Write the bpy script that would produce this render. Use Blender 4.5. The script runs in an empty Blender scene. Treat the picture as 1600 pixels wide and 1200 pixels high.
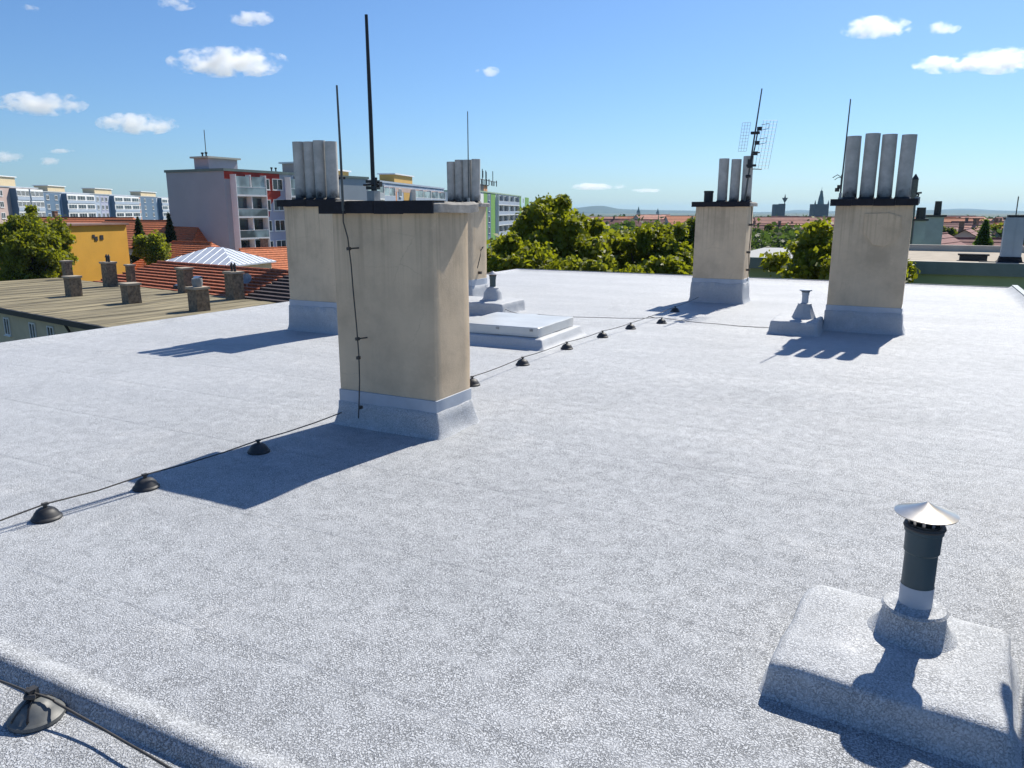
import bpy, bmesh, math, random
import numpy as np
from mathutils import Vector, Matrix, noise
random.seed(7)
R = math.radians
scene = bpy.context.scene
COL = scene.collection

# ------------------------------------------------------------------ camera
# world: X runs along the roof's back edge (to the right), Y away from the viewer, roof at z = 0
F_PX, PITCH, YAW, EYE = 1200.0, R(12.7), R(27.5), 1.7
cam_d = bpy.data.cameras.new('camera')
cam = bpy.data.objects.new('camera', cam_d)
COL.objects.link(cam)
cam.location = (0, 0, EYE)
cam.rotation_euler = (R(90) - PITCH, 0, YAW)
cam_d.sensor_width = 36
cam_d.lens = 36 * F_PX / 1600
cam_d.clip_start = 0.05
cam_d.clip_end = 40000
scene.camera = cam

# ------------------------------------------------------------------ world, sun, exposure
SUN_TO = Vector((0.14, 0.95, 1.0)).normalized()          # direction towards the sun
SUN_EL = math.asin(SUN_TO.z)
SUN_AZ = math.atan2(SUN_TO.x, SUN_TO.y)                   # clockwise from +Y
world = bpy.data.worlds.new('World')
scene.world = world
world.use_nodes = True
wn = world.node_tree.nodes
wl = world.node_tree.links
bg = wn['Background']
sky = wn.new('ShaderNodeTexSky')
sky.sky_type = 'NISHITA'
sky.sun_disc = False
sky.sun_elevation = SUN_EL
sky.sun_rotation = SUN_AZ
sky.altitude = 300
sky.air_density = 1.0
sky.dust_density = 0.7
sky.ozone_density = 4.0
tint = wn.new('ShaderNodeMixRGB')          # camera white balance of a deep blue summer sky
tint.blend_type = 'MULTIPLY'
tint.inputs[0].default_value = 1.0
tint.inputs[2].default_value = (0.70, 0.92, 1.16, 1)
wl.new(sky.outputs[0], tint.inputs[1])
wl.new(tint.outputs[0], bg.inputs[0])
bg.inputs[1].default_value = 0.080

sun_d = bpy.data.lights.new('sun', 'SUN')
sun_d.energy = 5.0
sun_d.angle = R(0.5)
sun_d.color = (1.0, 0.94, 0.83)
sun = bpy.data.objects.new('sun', sun_d)
COL.objects.link(sun)
sun.rotation_euler = SUN_TO.to_track_quat('Z', 'Y').to_euler()

vs = scene.view_settings
vs.view_transform = 'Standard'
vs.look = 'None'
vs.exposure = 0.45
vs.gamma = 1.0
vs.use_curve_mapping = False
scene.cycles.max_bounces = 8
scene.cycles.diffuse_bounces = 4
scene.cycles.volume_bounces = 12
scene.cycles.transparent_max_bounces = 12
scene.cycles.use_denoising = True


# ------------------------------------------------------------------ positions
def W(px, py, fwd):
    """world point seen in photo pixel (px, py) at a horizontal forward distance"""
    lx, zz = (px - 800) / F_PX, -(py - 600) / F_PX
    rf = math.cos(PITCH) + zz * math.sin(PITCH)
    ru = -math.sin(PITCH) + zz * math.cos(PITCH)
    s = fwd / rf
    l = lx * s
    return Vector((l * math.cos(YAW) - fwd * math.sin(YAW), l * math.sin(YAW) + fwd * math.cos(YAW), EYE + ru * s))


def WZ(px, py, z):
    """world point seen in photo pixel (px, py) at height z"""
    zz = -(py - 600) / F_PX
    rf = math.cos(PITCH) + zz * math.sin(PITCH)
    ru = -math.sin(PITCH) + zz * math.cos(PITCH)
    return W(px, py, (z - EYE) / ru * rf)


GROUND = -16.0


# ------------------------------------------------------------------ materials
def new_mat(name):
    m = bpy.data.materials.new(name)
    m.use_nodes = True
    nt = m.node_tree
    return m, nt, nt.nodes, nt.links, nt.nodes['Principled BSDF']


def pos_node(nt, local=False, scale=(1, 1, 1)):
    if local:
        t = nt.nodes.new('ShaderNodeTexCoord').outputs['Object']
    else:
        t = nt.nodes.new('ShaderNodeNewGeometry').outputs['Position']
    mp = nt.nodes.new('ShaderNodeMapping')
    mp.inputs['Scale'].default_value = scale
    nt.links.new(t, mp.inputs[0])
    return mp.outputs[0]


def noise_tex(nt, vec, scale, detail=4, rough=0.55):
    n = nt.nodes.new('ShaderNodeTexNoise')
    n.inputs['Scale'].default_value = scale
    n.inputs['Detail'].default_value = detail
    n.inputs['Roughness'].default_value = rough
    nt.links.new(vec, n.inputs['Vector'])
    return n.outputs['Fac']


def ramp(nt, fac, stops):
    r = nt.nodes.new('ShaderNodeValToRGB')
    els = r.color_ramp.elements
    while len(els) < len(stops):
        els.new(0.5)
    for e, (p, c) in zip(els, stops):
        e.position = p
        e.color = (c[0], c[1], c[2], 1) if not isinstance(c, (int, float)) else (c, c, c, 1)
    nt.links.new(fac, r.inputs[0])
    return r.outputs[0]


def mix(nt, fac, a, b, mode='MIX'):
    n = nt.nodes.new('ShaderNodeMixRGB')
    n.blend_type = mode
    for s, v in ((0, fac), (1, a), (2, b)):
        if isinstance(v, (int, float)):
            n.inputs[s].default_value = v
        elif isinstance(v, (tuple, list)):
            n.inputs[s].default_value = (v[0], v[1], v[2], 1)
        else:
            nt.links.new(v, n.inputs[s])
    return n.outputs[0]


def bump(nt, h, strength, dist, normal=None):
    b = nt.nodes.new('ShaderNodeBump')
    b.inputs['Strength'].default_value = strength
    b.inputs['Distance'].default_value = dist
    nt.links.new(h, b.inputs['Height'])
    if normal is not None:
        nt.links.new(normal, b.inputs['Normal'])
    return b.outputs[0]


def simple(name, col, rough=0.7, var=0.15, scale=3.0, metal=0.0, bscale=None, bdist=0.003, vecscale=(1, 1, 1), detail=5):
    m, nt, N, L, P = new_mat(name)
    v = pos_node(nt, scale=vecscale)
    f = noise_tex(nt, v, scale, detail, 0.6)
    lo = tuple(c * (1 - var) for c in col)
    hi = tuple(min(1, c * (1 + var)) for c in col)
    L.new(ramp(nt, f, [(0.3, lo), (0.7, hi)]), P.inputs['Base Color'])
    P.inputs['Roughness'].default_value = rough
    P.inputs['Metallic'].default_value = metal
    if bscale:
        f2 = noise_tex(nt, v, bscale, 3)
        L.new(bump(nt, f2, 0.7, bdist), P.inputs['Normal'])
    return m


def membrane_mat(grain=1.0):
    """pale granular roof coating, knobbly, with brushed and worn patches"""
    m, nt, N, L, P = new_mat('granular_roof_coating' if grain == 1 else 'brushed_roof_coating')
    v = pos_node(nt)
    k = 1 - 0.22 * (1 - grain)
    big = noise_tex(nt, pos_node(nt, scale=(0.35, 1.3, 1)), 0.9, 5, 0.6)
    c = ramp(nt, big, [(0.32, tuple(k * x for x in (0.49, 0.51, 0.54))), (0.72, tuple(k * x for x in (0.575, 0.595, 0.622)))])
    sm = noise_tex(nt, v, 1.7, 6, 0.65)
    c = mix(nt, ramp(nt, sm, [(0.58, 0.0), (0.74, 0.8)]), c, (0.66 * k, 0.67 * k, 0.685 * k))
    worm = noise_tex(nt, v, 84, 2.0, 0.5)          # dark gaps between the grains
    ab = N.new('ShaderNodeMath'); ab.operation = 'SUBTRACT'; L.new(worm, ab.inputs[0]); ab.inputs[1].default_value = 0.5
    ab2 = N.new('ShaderNodeMath'); ab2.operation = 'ABSOLUTE'; L.new(ab.outputs[0], ab2.inputs[0])
    gap = ramp(nt, ab2.outputs[0], [(0.008, 1 - 0.64 * grain), (0.075, 1.0)])
    dens = noise_tex(nt, v, 9, 3, 0.6)
    sub = N.new('ShaderNodeVectorMath'); sub.operation = 'DISTANCE'; L.new(v, sub.inputs[0]); sub.inputs[1].default_value = (-0.3, 2.2, 0)
    far = N.new('ShaderNodeMath'); far.operation = 'MULTIPLY_ADD'; L.new(dens, far.inputs[0]); far.inputs[1].default_value = 2.0; L.new(sub.outputs['Value'], far.inputs[2])
    gap_fade = N.new('ShaderNodeMath'); gap_fade.operation = 'DIVIDE'; L.new(far.outputs[0], gap_fade.inputs[0]); gap_fade.inputs[1].default_value = 9.0
    lightened = ramp(nt, gap_fade.outputs[0], [(0.25, 1.0), (0.95, 0.58)])       # far deck's brighter look put into the colour: dark gaps weaken outward
    gap = mix(nt, mix(nt, 1.0, ramp(nt, dens, [(0.30, 0.45), (0.6, 0.95)]), lightened, 'MULTIPLY'), (1, 1, 1), gap)
    c = mix(nt, 1.0, c, gap, 'MULTIPLY')
    fine = noise_tex(nt, v, 150, 3, 0.6)
    lap = None
    if grain == 1:      # soft laps of the coated sheets and faint dried puddle rims
        sp = N.new('ShaderNodeSeparateXYZ'); L.new(v, sp.inputs[0])
        wob = noise_tex(nt, v, 1.3, 3)
        yy = N.new('ShaderNodeMath'); yy.operation = 'MULTIPLY_ADD'; L.new(wob, yy.inputs[0]); yy.inputs[1].default_value = 0.05; L.new(sp.outputs['Y'], yy.inputs[2])
        fr = N.new('ShaderNodeMath'); fr.operation = 'FRACT'; L.new(yy.outputs[0], fr.inputs[0])
        lap = ramp(nt, fr.outputs[0], [(0.0, 1.0), (0.93, 1.0), (0.985, 0.0), (1.0, 1.0)])
        lapc = ramp(nt, fr.outputs[0], [(0.0, 1.0), (0.965, 1.0), (0.985, 0.93), (0.995, 1.0)])
        c = mix(nt, 1.0, c, lapc, 'MULTIPLY')
        pd = noise_tex(nt, v, 0.55, 3, 0.5)
        pr = ramp(nt, pd, [(0.555, 1.0), (0.568, 0.90), (0.574, 0.97), (0.70, 0.96)])
        c = mix(nt, 1.0, c, pr, 'MULTIPLY')
    c = mix(nt, 1.0, c, ramp(nt, fine, [(0.36, 1 - 0.36 * grain), (0.62, 1.10)]), 'MULTIPLY')
    L.new(c, P.inputs['Base Color'])
    P.inputs['Roughness'].default_value = 0.6
    P.inputs['Specular IOR Level'].default_value = 0.3
    coarse = noise_tex(nt, v, 36, 2, 0.5)
    c = mix(nt, 1.0, c, ramp(nt, coarse, [(0.38, 1 - 0.13 * grain), (0.60, 1.05)]), 'MULTIPLY')
    h = mix(nt, 0.45, gap, fine)
    base_n = bump(nt, noise_tex(nt, v, 24, 3), 0.25, 0.01)
    if lap is not None:
        base_n = bump(nt, lap, 0.5, 0.004, base_n)
    L.new(bump(nt, h, 1.0, 0.009 * grain, base_n), P.inputs['Normal'])
    return m


def plaster_mat(name, col, dark, seed):
    m, nt, N, L, P = new_mat(name)
    v = pos_node(nt)
    s = N.new('ShaderNodeVectorMath')
    s.operation = 'ADD'
    s.inputs[1].default_value = (seed * 3.7, seed * 1.3, seed)
    L.new(v, s.inputs[0])
    n1 = noise_tex(nt, s.outputs[0], 2.3, 7, 0.62)
    c = ramp(nt, n1, [(0.30, dark), (0.52, col), (0.75, tuple(x * 1.12 for x in col))])
    mp = N.new('ShaderNodeMapping')
    mp.inputs['Scale'].default_value = (9, 9, 0.8)
    L.new(s.outputs[0], mp.inputs[0])
    st = noise_tex(nt, mp.outputs[0], 1.0, 4, 0.6)
    c = mix(nt, ramp(nt, st, [(0.55, 0.0), (0.8, 0.45)]), c, dark)
    n3 = noise_tex(nt, s.outputs[0], 5.5, 5, 0.7)
    c = mix(nt, ramp(nt, n3, [(0.62, 0.0), (0.72, 0.28)]), c, tuple(min(1, x * 1.35) for x in col))
    sz = N.new('ShaderNodeSeparateXYZ'); L.new(v, sz.inputs[0])
    mp2 = N.new('ShaderNodeMapping'); mp2.inputs['Scale'].default_value = (26, 26, 0.5); L.new(s.outputs[0], mp2.inputs[0])
    st2 = noise_tex(nt, mp2.outputs[0], 1.0, 3, 0.6)          # rain streaks running down from the cap
    zr = N.new('ShaderNodeMapRange'); L.new(sz.outputs['Z'], zr.inputs[0]); zr.inputs[1].default_value = 0.9; zr.inputs[2].default_value = 1.75
    c = mix(nt, mix(nt, 1.0, ramp(nt, st2, [(0.50, 0.0), (0.66, 0.55)]), zr.outputs[0], 'MULTIPLY'), c, tuple(x * 0.72 for x in dark))
    vc = N.new('ShaderNodeTexVoronoi'); vc.feature = 'DISTANCE_TO_EDGE'; vc.inputs['Scale'].default_value = 2.1
    wv = N.new('ShaderNodeVectorMath'); wv.operation = 'MULTIPLY_ADD'; L.new(n3, wv.inputs[0]); wv.inputs[1].default_value = (0.22, 0.22, 0.22); L.new(s.outputs[0], wv.inputs[2])
    L.new(wv.outputs[0], vc.inputs['Vector'])
    crack = ramp(nt, vc.outputs['Distance'], [(0.001, 0.32), (0.006, 0.0)])
    c = mix(nt, mix(nt, 1.0, crack, ramp(nt, n1, [(0.45, 0.0), (0.6, 1.0)]), 'MULTIPLY'), c, tuple(x * 0.55 for x in dark))
    L.new(c, P.inputs['Base Color'])
    P.inputs['Roughness'].default_value = 0.9
    P.inputs['Specular IOR Level'].default_value = 0.2
    g = noise_tex(nt, v, 90, 4, 0.6)
    L.new(bump(nt, g, 0.35, 0.004, bump(nt, n1, 0.25, 0.03)), P.inputs['Normal'])
    return m


def pipe_mat():
    """grey fibre cement flue, sooty near its foot"""
    m, nt, N, L, P = new_mat('grey_fibre_cement')
    v = pos_node(nt)
    n1 = noise_tex(nt, v, 7, 5, 0.6)
    c = ramp(nt, n1, [(0.3, (0.37, 0.36, 0.33)), (0.7, (0.54, 0.52, 0.48))])
    sep = N.new('ShaderNodeSeparateXYZ')
    tc = N.new('ShaderNodeTexCoord')
    L.new(tc.outputs['Object'], sep.inputs[0])
    ad = N.new('ShaderNodeMath')
    ad.operation = 'MULTIPLY_ADD'
    L.new(n1, ad.inputs[0])
    ad.inputs[1].default_value = -0.5
    L.new(sep.outputs['Z'], ad.inputs[2])
    soot = ramp(nt, ad.outputs[0], [(0.0, 1.0), (0.16, 0.0)])
    soot_node = soot
    mp = N.new('ShaderNodeMath')
    mp.operation = 'SUBTRACT'
    L.new(ad.outputs[0], mp.inputs[0])
    mp.inputs[1].default_value = -0.24
    L.new(mp.outputs[0], soot_node.node.inputs[0])
    c = mix(nt, soot, c, (0.035, 0.033, 0.032))
    L.new(c, P.inputs['Base Color'])
    P.inputs['Roughness'].default_value = 0.85
    g = noise_tex(nt, v, 120, 3)
    L.new(bump(nt, g, 0.3, 0.003), P.inputs['Normal'])
    return m


def leaf_mat(name, dark, light):
    m, nt, N, L, P = new_mat(name)
    v = pos_node(nt)
    n1 = noise_tex(nt, v, 0.9, 4, 0.7)
    n2 = noise_tex(nt, v, 7.0, 2, 0.6)
    f = mix(nt, 0.5, n1, n2)
    L.new(ramp(nt, f, [(0.34, dark), (0.66, light)]), P.inputs['Base Color'])
    P.inputs['Roughness'].default_value = 0.55
    P.inputs['Specular IOR Level'].default_value = 0.3
    tr = N.new('ShaderNodeBsdfTranslucent')
    tr.inputs['Color'].default_value = (light[0] * 1.6, light[1] * 1.6, light[2] * 0.9, 1)
    ms = N.new('ShaderNodeMixShader')
    ms.inputs[0].default_value = 0.42
    L.new(P.outputs[0], ms.inputs[1])
    L.new(tr.outputs[0], ms.inputs[2])
    L.new(ms.outputs[0], N['Material Output'].inputs['Surface'])
    return m


def glass_mat(name, col=(0.03, 0.04, 0.05), rough=0.08):
    m, nt, N, L, P = new_mat(name)
    v = pos_node(nt)
    n1 = noise_tex(nt, v, 0.35, 2)
    L.new(ramp(nt, n1, [(0.4, tuple(c * 0.5 for c in col)), (0.62, tuple(min(1, c * 2.2) for c in col))]), P.inputs['Base Color'])
    P.inputs['Roughness'].default_value = rough
    P.inputs['Specular IOR Level'].default_value = 0.6
    return m


MEM = membrane_mat()
MEMS = membrane_mat(0.4)
MEMC = membrane_mat(0.7)
STRIP = simple('grey_flashing_paint', (0.40, 0.44, 0.50), 0.5, 0.08, 6)
PLASTER = [plaster_mat('beige_chimney_render', (0.62, 0.485, 0.335), (0.48, 0.375, 0.26), 1.0),
           plaster_mat('worn_beige_render', (0.63, 0.50, 0.35), (0.49, 0.385, 0.27), 5.3)]
PIPE = pipe_mat()
CONCRETE = simple('grey_cap_concrete', (0.27, 0.255, 0.235), 0.9, 0.3, 9, bscale=60)
BITUMEN = simple('black_bitumen_sheet', (0.009, 0.009, 0.014), 0.85, 0.4, 8, bscale=40)
SOOT = simple('sooty_black_metal', (0.02, 0.02, 0.022), 0.6, 0.4, 10)
BLACK = simple('black_paint', (0.012, 0.012, 0.014), 0.45, 0.3, 10)
GALV = simple('galvanised_steel', (0.30, 0.30, 0.30), 0.45, 0.2, 12, metal=0.6)
DULLROD = simple('weathered_rod', (0.10, 0.105, 0.10), 0.5, 0.3, 15, metal=0.4)
CABLE = simple('weathered_conductor', (0.06, 0.055, 0.05), 0.6, 0.3, 15, metal=0.2)
STEEL = simple('brushed_stainless_steel', (0.52, 0.49, 0.45), 0.30, 0.08, 30, metal=1.0)
PVC = simple('grey_plastic_pipe', (0.045, 0.075, 0.085), 0.42, 0.12, 8)
RUBBER = simple('dark_rubber', (0.035, 0.035, 0.037), 0.55, 0.3, 14)
WOOD = simple('bark', (0.07, 0.05, 0.035), 0.9, 0.4, 4, bscale=20, bdist=0.02)
WHITE = simple('white_window_paint', (0.75, 0.75, 0.74), 0.5, 0.06, 2)
GLASS = glass_mat('window_glass')
PALEGLASS = glass_mat('pale_balcony_glass', (0.16, 0.21, 0.22), 0.15)
LILAC = simple('lilac_grey_render', (0.36, 0.40, 0.44), 0.9, 0.05, 0.4)
LILACL = simple('pale_lilac_render', (0.36, 0.38, 0.50), 0.9, 0.05, 0.4)
REDP = simple('dark_red_facade_paint', (0.36, 0.035, 0.02), 0.8, 0.08, 0.6)
WHITEP = simple('white_facade_paint', (0.78, 0.79, 0.79), 0.8, 0.06, 0.6)
PINKP = simple('pinkish_facade_paint', (0.50, 0.38, 0.34), 0.8, 0.06, 0.6)
TEALP = simple('slate_blue_facade_paint', (0.10, 0.17, 0.26), 0.8, 0.06, 0.6)
PALEB = simple('pale_blue_facade_paint', (0.36, 0.43, 0.53), 0.8, 0.06, 0.6)
CREAM = simple('cream_roof_house_paint', (0.60, 0.49, 0.31), 0.8, 0.06, 0.6)
OCHRE = simple('ochre_facade_paint', (0.55, 0.33, 0.08), 0.8, 0.06, 0.6)
GREENP = simple('leaf_green_facade_paint', (0.16, 0.36, 0.07), 0.8, 0.06, 0.6)
SALMON = simple('salmon_facade_paint', (0.56, 0.24, 0.11), 0.8, 0.06, 0.6)
YELLOW = simple('deep_yellow_render', (0.72, 0.38, 0.045), 0.9, 0.07, 0.5)
TILE = simple('orange_roof_tile', (0.33, 0.095, 0.04), 0.8, 0.55, 4.5, bscale=9, bdist=0.03)
TILEO = simple('bright_orange_roof_tile', (0.48, 0.14, 0.05), 0.8, 0.35, 4.5, bscale=9, bdist=0.03)
TILED = simple('dark_roof_tile', (0.055, 0.040, 0.042), 0.8, 0.4, 2.5, bscale=9, bdist=0.03)
TILEP = simple('purplish_roof_tile', (0.20, 0.075, 0.07), 0.85, 0.3, 1.2)
TILEK = simple('pinkish_far_roof_tile', (0.46, 0.21, 0.15), 0.85, 0.25, 0.4)
ZINC = simple('pale_zinc_sheet', (0.56, 0.60, 0.66), 0.45, 0.08, 1.5, metal=0.25)
OLDROOF = simple('mossy_grey_roofing', (0.20, 0.17, 0.105), 0.9, 0.65, 0.55, bscale=12, bdist=0.02, detail=8, vecscale=(3.2, 0.35, 1))
OLDWALL = simple('cream_old_wall', (0.58, 0.48, 0.32), 0.9, 0.12, 0.9)
BRICK = simple('weathered_brick_and_mortar', (0.21, 0.16, 0.11), 0.95, 0.55, 5, bscale=22, bdist=0.02, detail=7)
SAGE = simple('sage_green_wall', (0.32, 0.42, 0.23), 0.9, 0.08, 0.5)
FASCIA = simple('grey_green_fascia', (0.15, 0.20, 0.18), 0.6, 0.1, 2)
BEIGEROOF = simple('beige_gravel_roof', (0.36, 0.31, 0.245), 0.95, 0.18, 1.2)
GREYROOF = simple('pale_grey_sheet_roof', (0.24, 0.25, 0.255), 0.7, 0.1, 2)
HOUSEW = simple('pale_house_wall', (0.50, 0.44, 0.38), 0.9, 0.1, 0.4)
TOWERM = simple('dark_tower_stone', (0.045, 0.050, 0.065), 0.9, 0.25, 0.15)
COPPER = simple('verdigris_spire', (0.06, 0.13, 0.13), 0.7, 0.2, 0.2)
LEAF = leaf_mat('chestnut_leaves', (0.038, 0.072, 0.006), (0.225, 0.245, 0.016))
LEAF2 = leaf_mat('dark_leaves', (0.020, 0.042, 0.008), (0.11, 0.14, 0.015))
LEAF3 = leaf_mat('bright_leaves', (0.06, 0.10, 0.010), (0.24, 0.26, 0.025))
CONIF = leaf_mat('conifer_needles', (0.008, 0.020, 0.008), (0.028, 0.050, 0.014))
CONIFL = leaf_mat('light_conifer_needles', (0.02, 0.055, 0.010), (0.075, 0.125, 0.02))


# ------------------------------------------------------------------ mesh builder
class MB:
    def __init__(self):
        self.v, self.f, self.m = [], [], []

    def add(self, vs, fs, m=0):
        o = len(self.v)
        self.v += [tuple(p) for p in vs]
        self.f += [tuple(o + i for i in f) for f in fs]
        self.m += [m] * len(fs)
        return self

    def quad(self, a, b, c, d, m=0):
        return self.add([a, b, c, d], [(0, 1, 2, 3)], m)

    def box(self, x0, x1, y0, y1, z0, z1, m=0):
        return self.add([(x0, y0, z0), (x1, y0, z0), (x1, y1, z0), (x0, y1, z0),
                         (x0, y0, z1), (x1, y0, z1), (x1, y1, z1), (x0, y1, z1)],
                        [(3, 2, 1, 0), (4, 5, 6, 7), (0, 1, 5, 4), (1, 2, 6, 5), (2, 3, 7, 6), (3, 0, 4, 7)], m)

    def cyl(self, p0, p1, r0, r1=None, n=16, m=0, caps=True):
        r1 = r0 if r1 is None else r1
        p0, p1 = Vector(p0), Vector(p1)
        d = (p1 - p0).normalized()
        a = d.cross(Vector((1, 0, 0)) if abs(d.x) < 0.8 else Vector((0, 1, 0))).normalized()
        b = d.cross(a)
        vs = []
        for p, r in ((p0, r0), (p1, r1)):
            for i in range(n):
                t = 2 * math.pi * i / n
                vs.append(p + a * (r * math.cos(t)) + b * (r * math.sin(t)))
        fs = [(i, (i + 1) % n, n + (i + 1) % n, n + i) for i in range(n)]
        if caps:
            fs += [tuple(range(n - 1, -1, -1)), tuple(range(n, 2 * n))]
        return self.add(vs, fs, m)

    def tube(self, pts, r, n=6, m=0):
        pts = [Vector(p) for p in pts]
        vs, fs = [], []
        up = Vector((0, 0, 1))
        for i, p in enumerate(pts):
            d = (pts[min(i + 1, len(pts) - 1)] - pts[max(i - 1, 0)]).normalized()
            a = d.cross(up if abs(d.z) < 0.9 else Vector((0, 1, 0))).normalized()
            b = d.cross(a)
            rr = r[i] if isinstance(r, (list, tuple)) else r
            for k in range(n):
                t = 2 * math.pi * k / n
                vs.append(p + a * (rr * math.cos(t)) + b * (rr * math.sin(t)))
        for i in range(len(pts) - 1):
            for k in range(n):
                fs.append((i * n + k, i * n + (k + 1) % n, (i + 1) * n + (k + 1) % n, (i + 1) * n + k))
        fs += [tuple(range(n - 1, -1, -1)), tuple((len(pts) - 1) * n + k for k in range(n))]
        return self.add(vs, fs, m)

    def lathe(self, prof, n=32, c=(0, 0, 0), m=0):
        vs, fs = [], []
        for r, z in prof:
            for k in range(n):
                t = 2 * math.pi * k / n
                vs.append((c[0] + r * math.cos(t), c[1] + r * math.sin(t), c[2] + z))
        for i in range(len(prof) - 1):
            for k in range(n):
                fs.append((i * n + k, i * n + (k + 1) % n, (i + 1) * n + (k + 1) % n, (i + 1) * n + k))
        return self.add(vs, fs, m)

    def loft(self, rings, seg=5, m=0, cap_top=True, cap_bot=False, nside=1, jit=0.0, seed=0):
        """stack of rounded rectangles: (hx, hy, z, corner radius)"""
        vs, fs = [], []
        cnt = None
        for hx, hy, z, r in rings:
            loop = []
            for cx, cy, a0 in ((1, 1, 0), (-1, 1, 90), (-1, -1, 180), (1, -1, 270)):
                ox, oy = cx * (hx - r), cy * (hy - r)
                for k in range(seg + 1):
                    t = R(a0 + 90 * k / seg)
                    loop.append(Vector((ox + r * math.cos(t), oy + r * math.sin(t), z)))
            if nside > 1:
                out = []
                L_ = len(loop)
                for i, p in enumerate(loop):
                    out.append(p)
                    q = loop[(i + 1) % L_]
                    if (i + 1) % (seg + 1) == 0:
                        for k in range(1, nside):
                            out.append(p.lerp(q, k / nside))
                loop = out
            cnt = len(loop)
            for p in loop:
                if jit:
                    p = p + noise.noise_vector(p * 6 + Vector((seed, 0, 0))) * jit
                vs.append(p)
        for i in range(len(rings) - 1):
            for k in range(cnt):
                fs.append((i * cnt + k, i * cnt + (k + 1) % cnt, (i + 1) * cnt + (k + 1) % cnt, (i + 1) * cnt + k))
        if cap_top:
            fs.append(tuple((len(rings) - 1) * cnt + k for k in range(cnt)))
        if cap_bot:
            fs.append(tuple(range(cnt - 1, -1, -1)))
        return self.add(vs, fs, m)

    def mesh(self, name, mats, smooth=None):
        me = bpy.data.meshes.new(name)
        me.from_pydata(self.v, [], self.f)
        mats = mats if isinstance(mats, (list, tuple)) else [mats]
        for mt in mats:
            me.materials.append(mt)
        me.polygons.foreach_set('material_index', self.m)
        if smooth:
            me.polygons.foreach_set('use_smooth', [True] * len(me.polygons))
            me.set_sharp_from_angle(angle=R(smooth))
        me.update()
        return me

    def build(self, name, mats, parent=None, smooth=None, loc=None, rz=0):
        o = bpy.data.objects.new(name, self.mesh(name, mats, smooth))
        COL.objects.link(o)
        if parent is not None:
            o.parent = parent
        if loc is not None:
            o.location = loc
        o.rotation_euler.z = rz
        return o


def link(name, me, parent=None, loc=(0, 0, 0), rz=0):
    o = bpy.data.objects.new(name, me)
    COL.objects.link(o)
    o.parent = parent
    o.location = loc
    o.rotation_euler.z = rz
    return o


def tag(o, label=None, cat=None, group=None, kind=None):
    if label:
        o['label'] = label
    if cat:
        o['category'] = cat
    if group:
        o['group'] = group
    if kind:
        o['kind'] = kind
    return o


def thing(name, label, cat, loc=(0, 0, 0), rz=0, group=None):
    o = bpy.data.objects.new(name, None)
    o.empty_display_size = 0.2
    COL.objects.link(o)
    o.location = loc
    o.rotation_euler.z = rz
    return tag(o, label, cat, group)


def struct(o):
    o['kind'] = 'structure'
    return o


def dup(root, loc, rz, label, group=None):
    r = root.copy()
    COL.objects.link(r)
    r.location = loc
    r.rotation_euler.z = rz
    r['label'] = label
    if group:
        r['group'] = group
    for ch in list(root.children):
        c = ch.copy()
        COL.objects.link(c)
        c.parent = r
        for g in ch.children:
            d = g.copy()
            COL.objects.link(d)
            d.parent = c
    return r


# ================================================================== THE ROOF
X0, X1, Y0, Y1 = -10.32, 1.92, -4.0, 20.1
LOW = -0.022


def roof_z(x, y):
    # lower strip at the viewer's feet, a rounded step up, then the main deck
    if y < 1.40:
        z = LOW
    elif y < 1.43:
        t = (y - 1.40) / 0.03
        z = LOW + (0.026 - LOW) * (t ** 0.85)
    elif y < 1.45:
        z = 0.026 + 0.010 * math.sin((y - 1.43) / 0.02 * math.pi / 2)
    elif y < 1.56:
        t = (y - 1.45) / 0.11
        z = 0.036 * (1 - t * t * (3 - 2 * t))
    else:
        z = 0.0
    e1 = max(0.0, 1 - (x - X0) / 0.35)
    e2 = max(0.0, 1 - (X1 - x) / 0.22)
    e3 = max(0.0, 1 - (Y1 - y) / 0.3)
    z += max(0.05 * e1 * e1, 0.09 * e2 * e2, 0.05 * e3 * e3)
    z += 0.0018 * noise.noise(Vector((x * 1.1, y * 1.1, 0))) + 0.0012 * noise.noise(Vector((x * 5, y * 5, 3)))
    return z


mb = MB()
xs = list(np.linspace(X0, X0 + 0.4, 6)) + list(np.arange(X0 + 0.55, X1 - 0.4, 0.15)) + list(np.linspace(X1 - 0.3, X1, 6))
ys = list(np.arange(Y0, 1.25, 0.25)) + list(np.concatenate([np.arange(1.27, 1.38, 0.03), np.arange(1.385, 1.6, 0.0075), np.arange(1.61, 2.0, 0.04)])) + list(np.arange(2.1, Y1 - 0.4, 0.16)) + list(np.linspace(Y1 - 0.3, Y1, 6))
nx, ny = len(xs), len(ys)
mb.add([(x, y, roof_z(x, y)) for y in ys for x in xs],
       [(j * nx + i, j * nx + i + 1, (j + 1) * nx + i + 1, (j + 1) * nx + i) for j in range(ny - 1) for i in range(nx - 1)])
struct(mb.build('roof', MEM, smooth=60))

mb = MB()
mb.box(X0 - 0.02, X1 + 0.02, Y0, Y1 + 0.02, GROUND, -0.16)
struct(mb.build('building_wall', OLDWALL))
mb = MB()   # folded metal trims round the roof edge
mb.box(X0 - 0.045, X0 - 0.003, Y0, Y1 + 0.045, -0.16, 0.045)
mb.box(X0 - 0.003, X1 + 0.003, Y1 + 0.003, Y1 + 0.045, -0.16, 0.062)
mb.box(X1 + 0.003, X1 + 0.11, Y0, Y1 + 0.045, -0.16, 0.11)
struct(mb.build('roof_edge', simple('grey_edge_trim', (0.10, 0.125, 0.15), 0.5, 0.2, 4, metal=0.3)))


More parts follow.
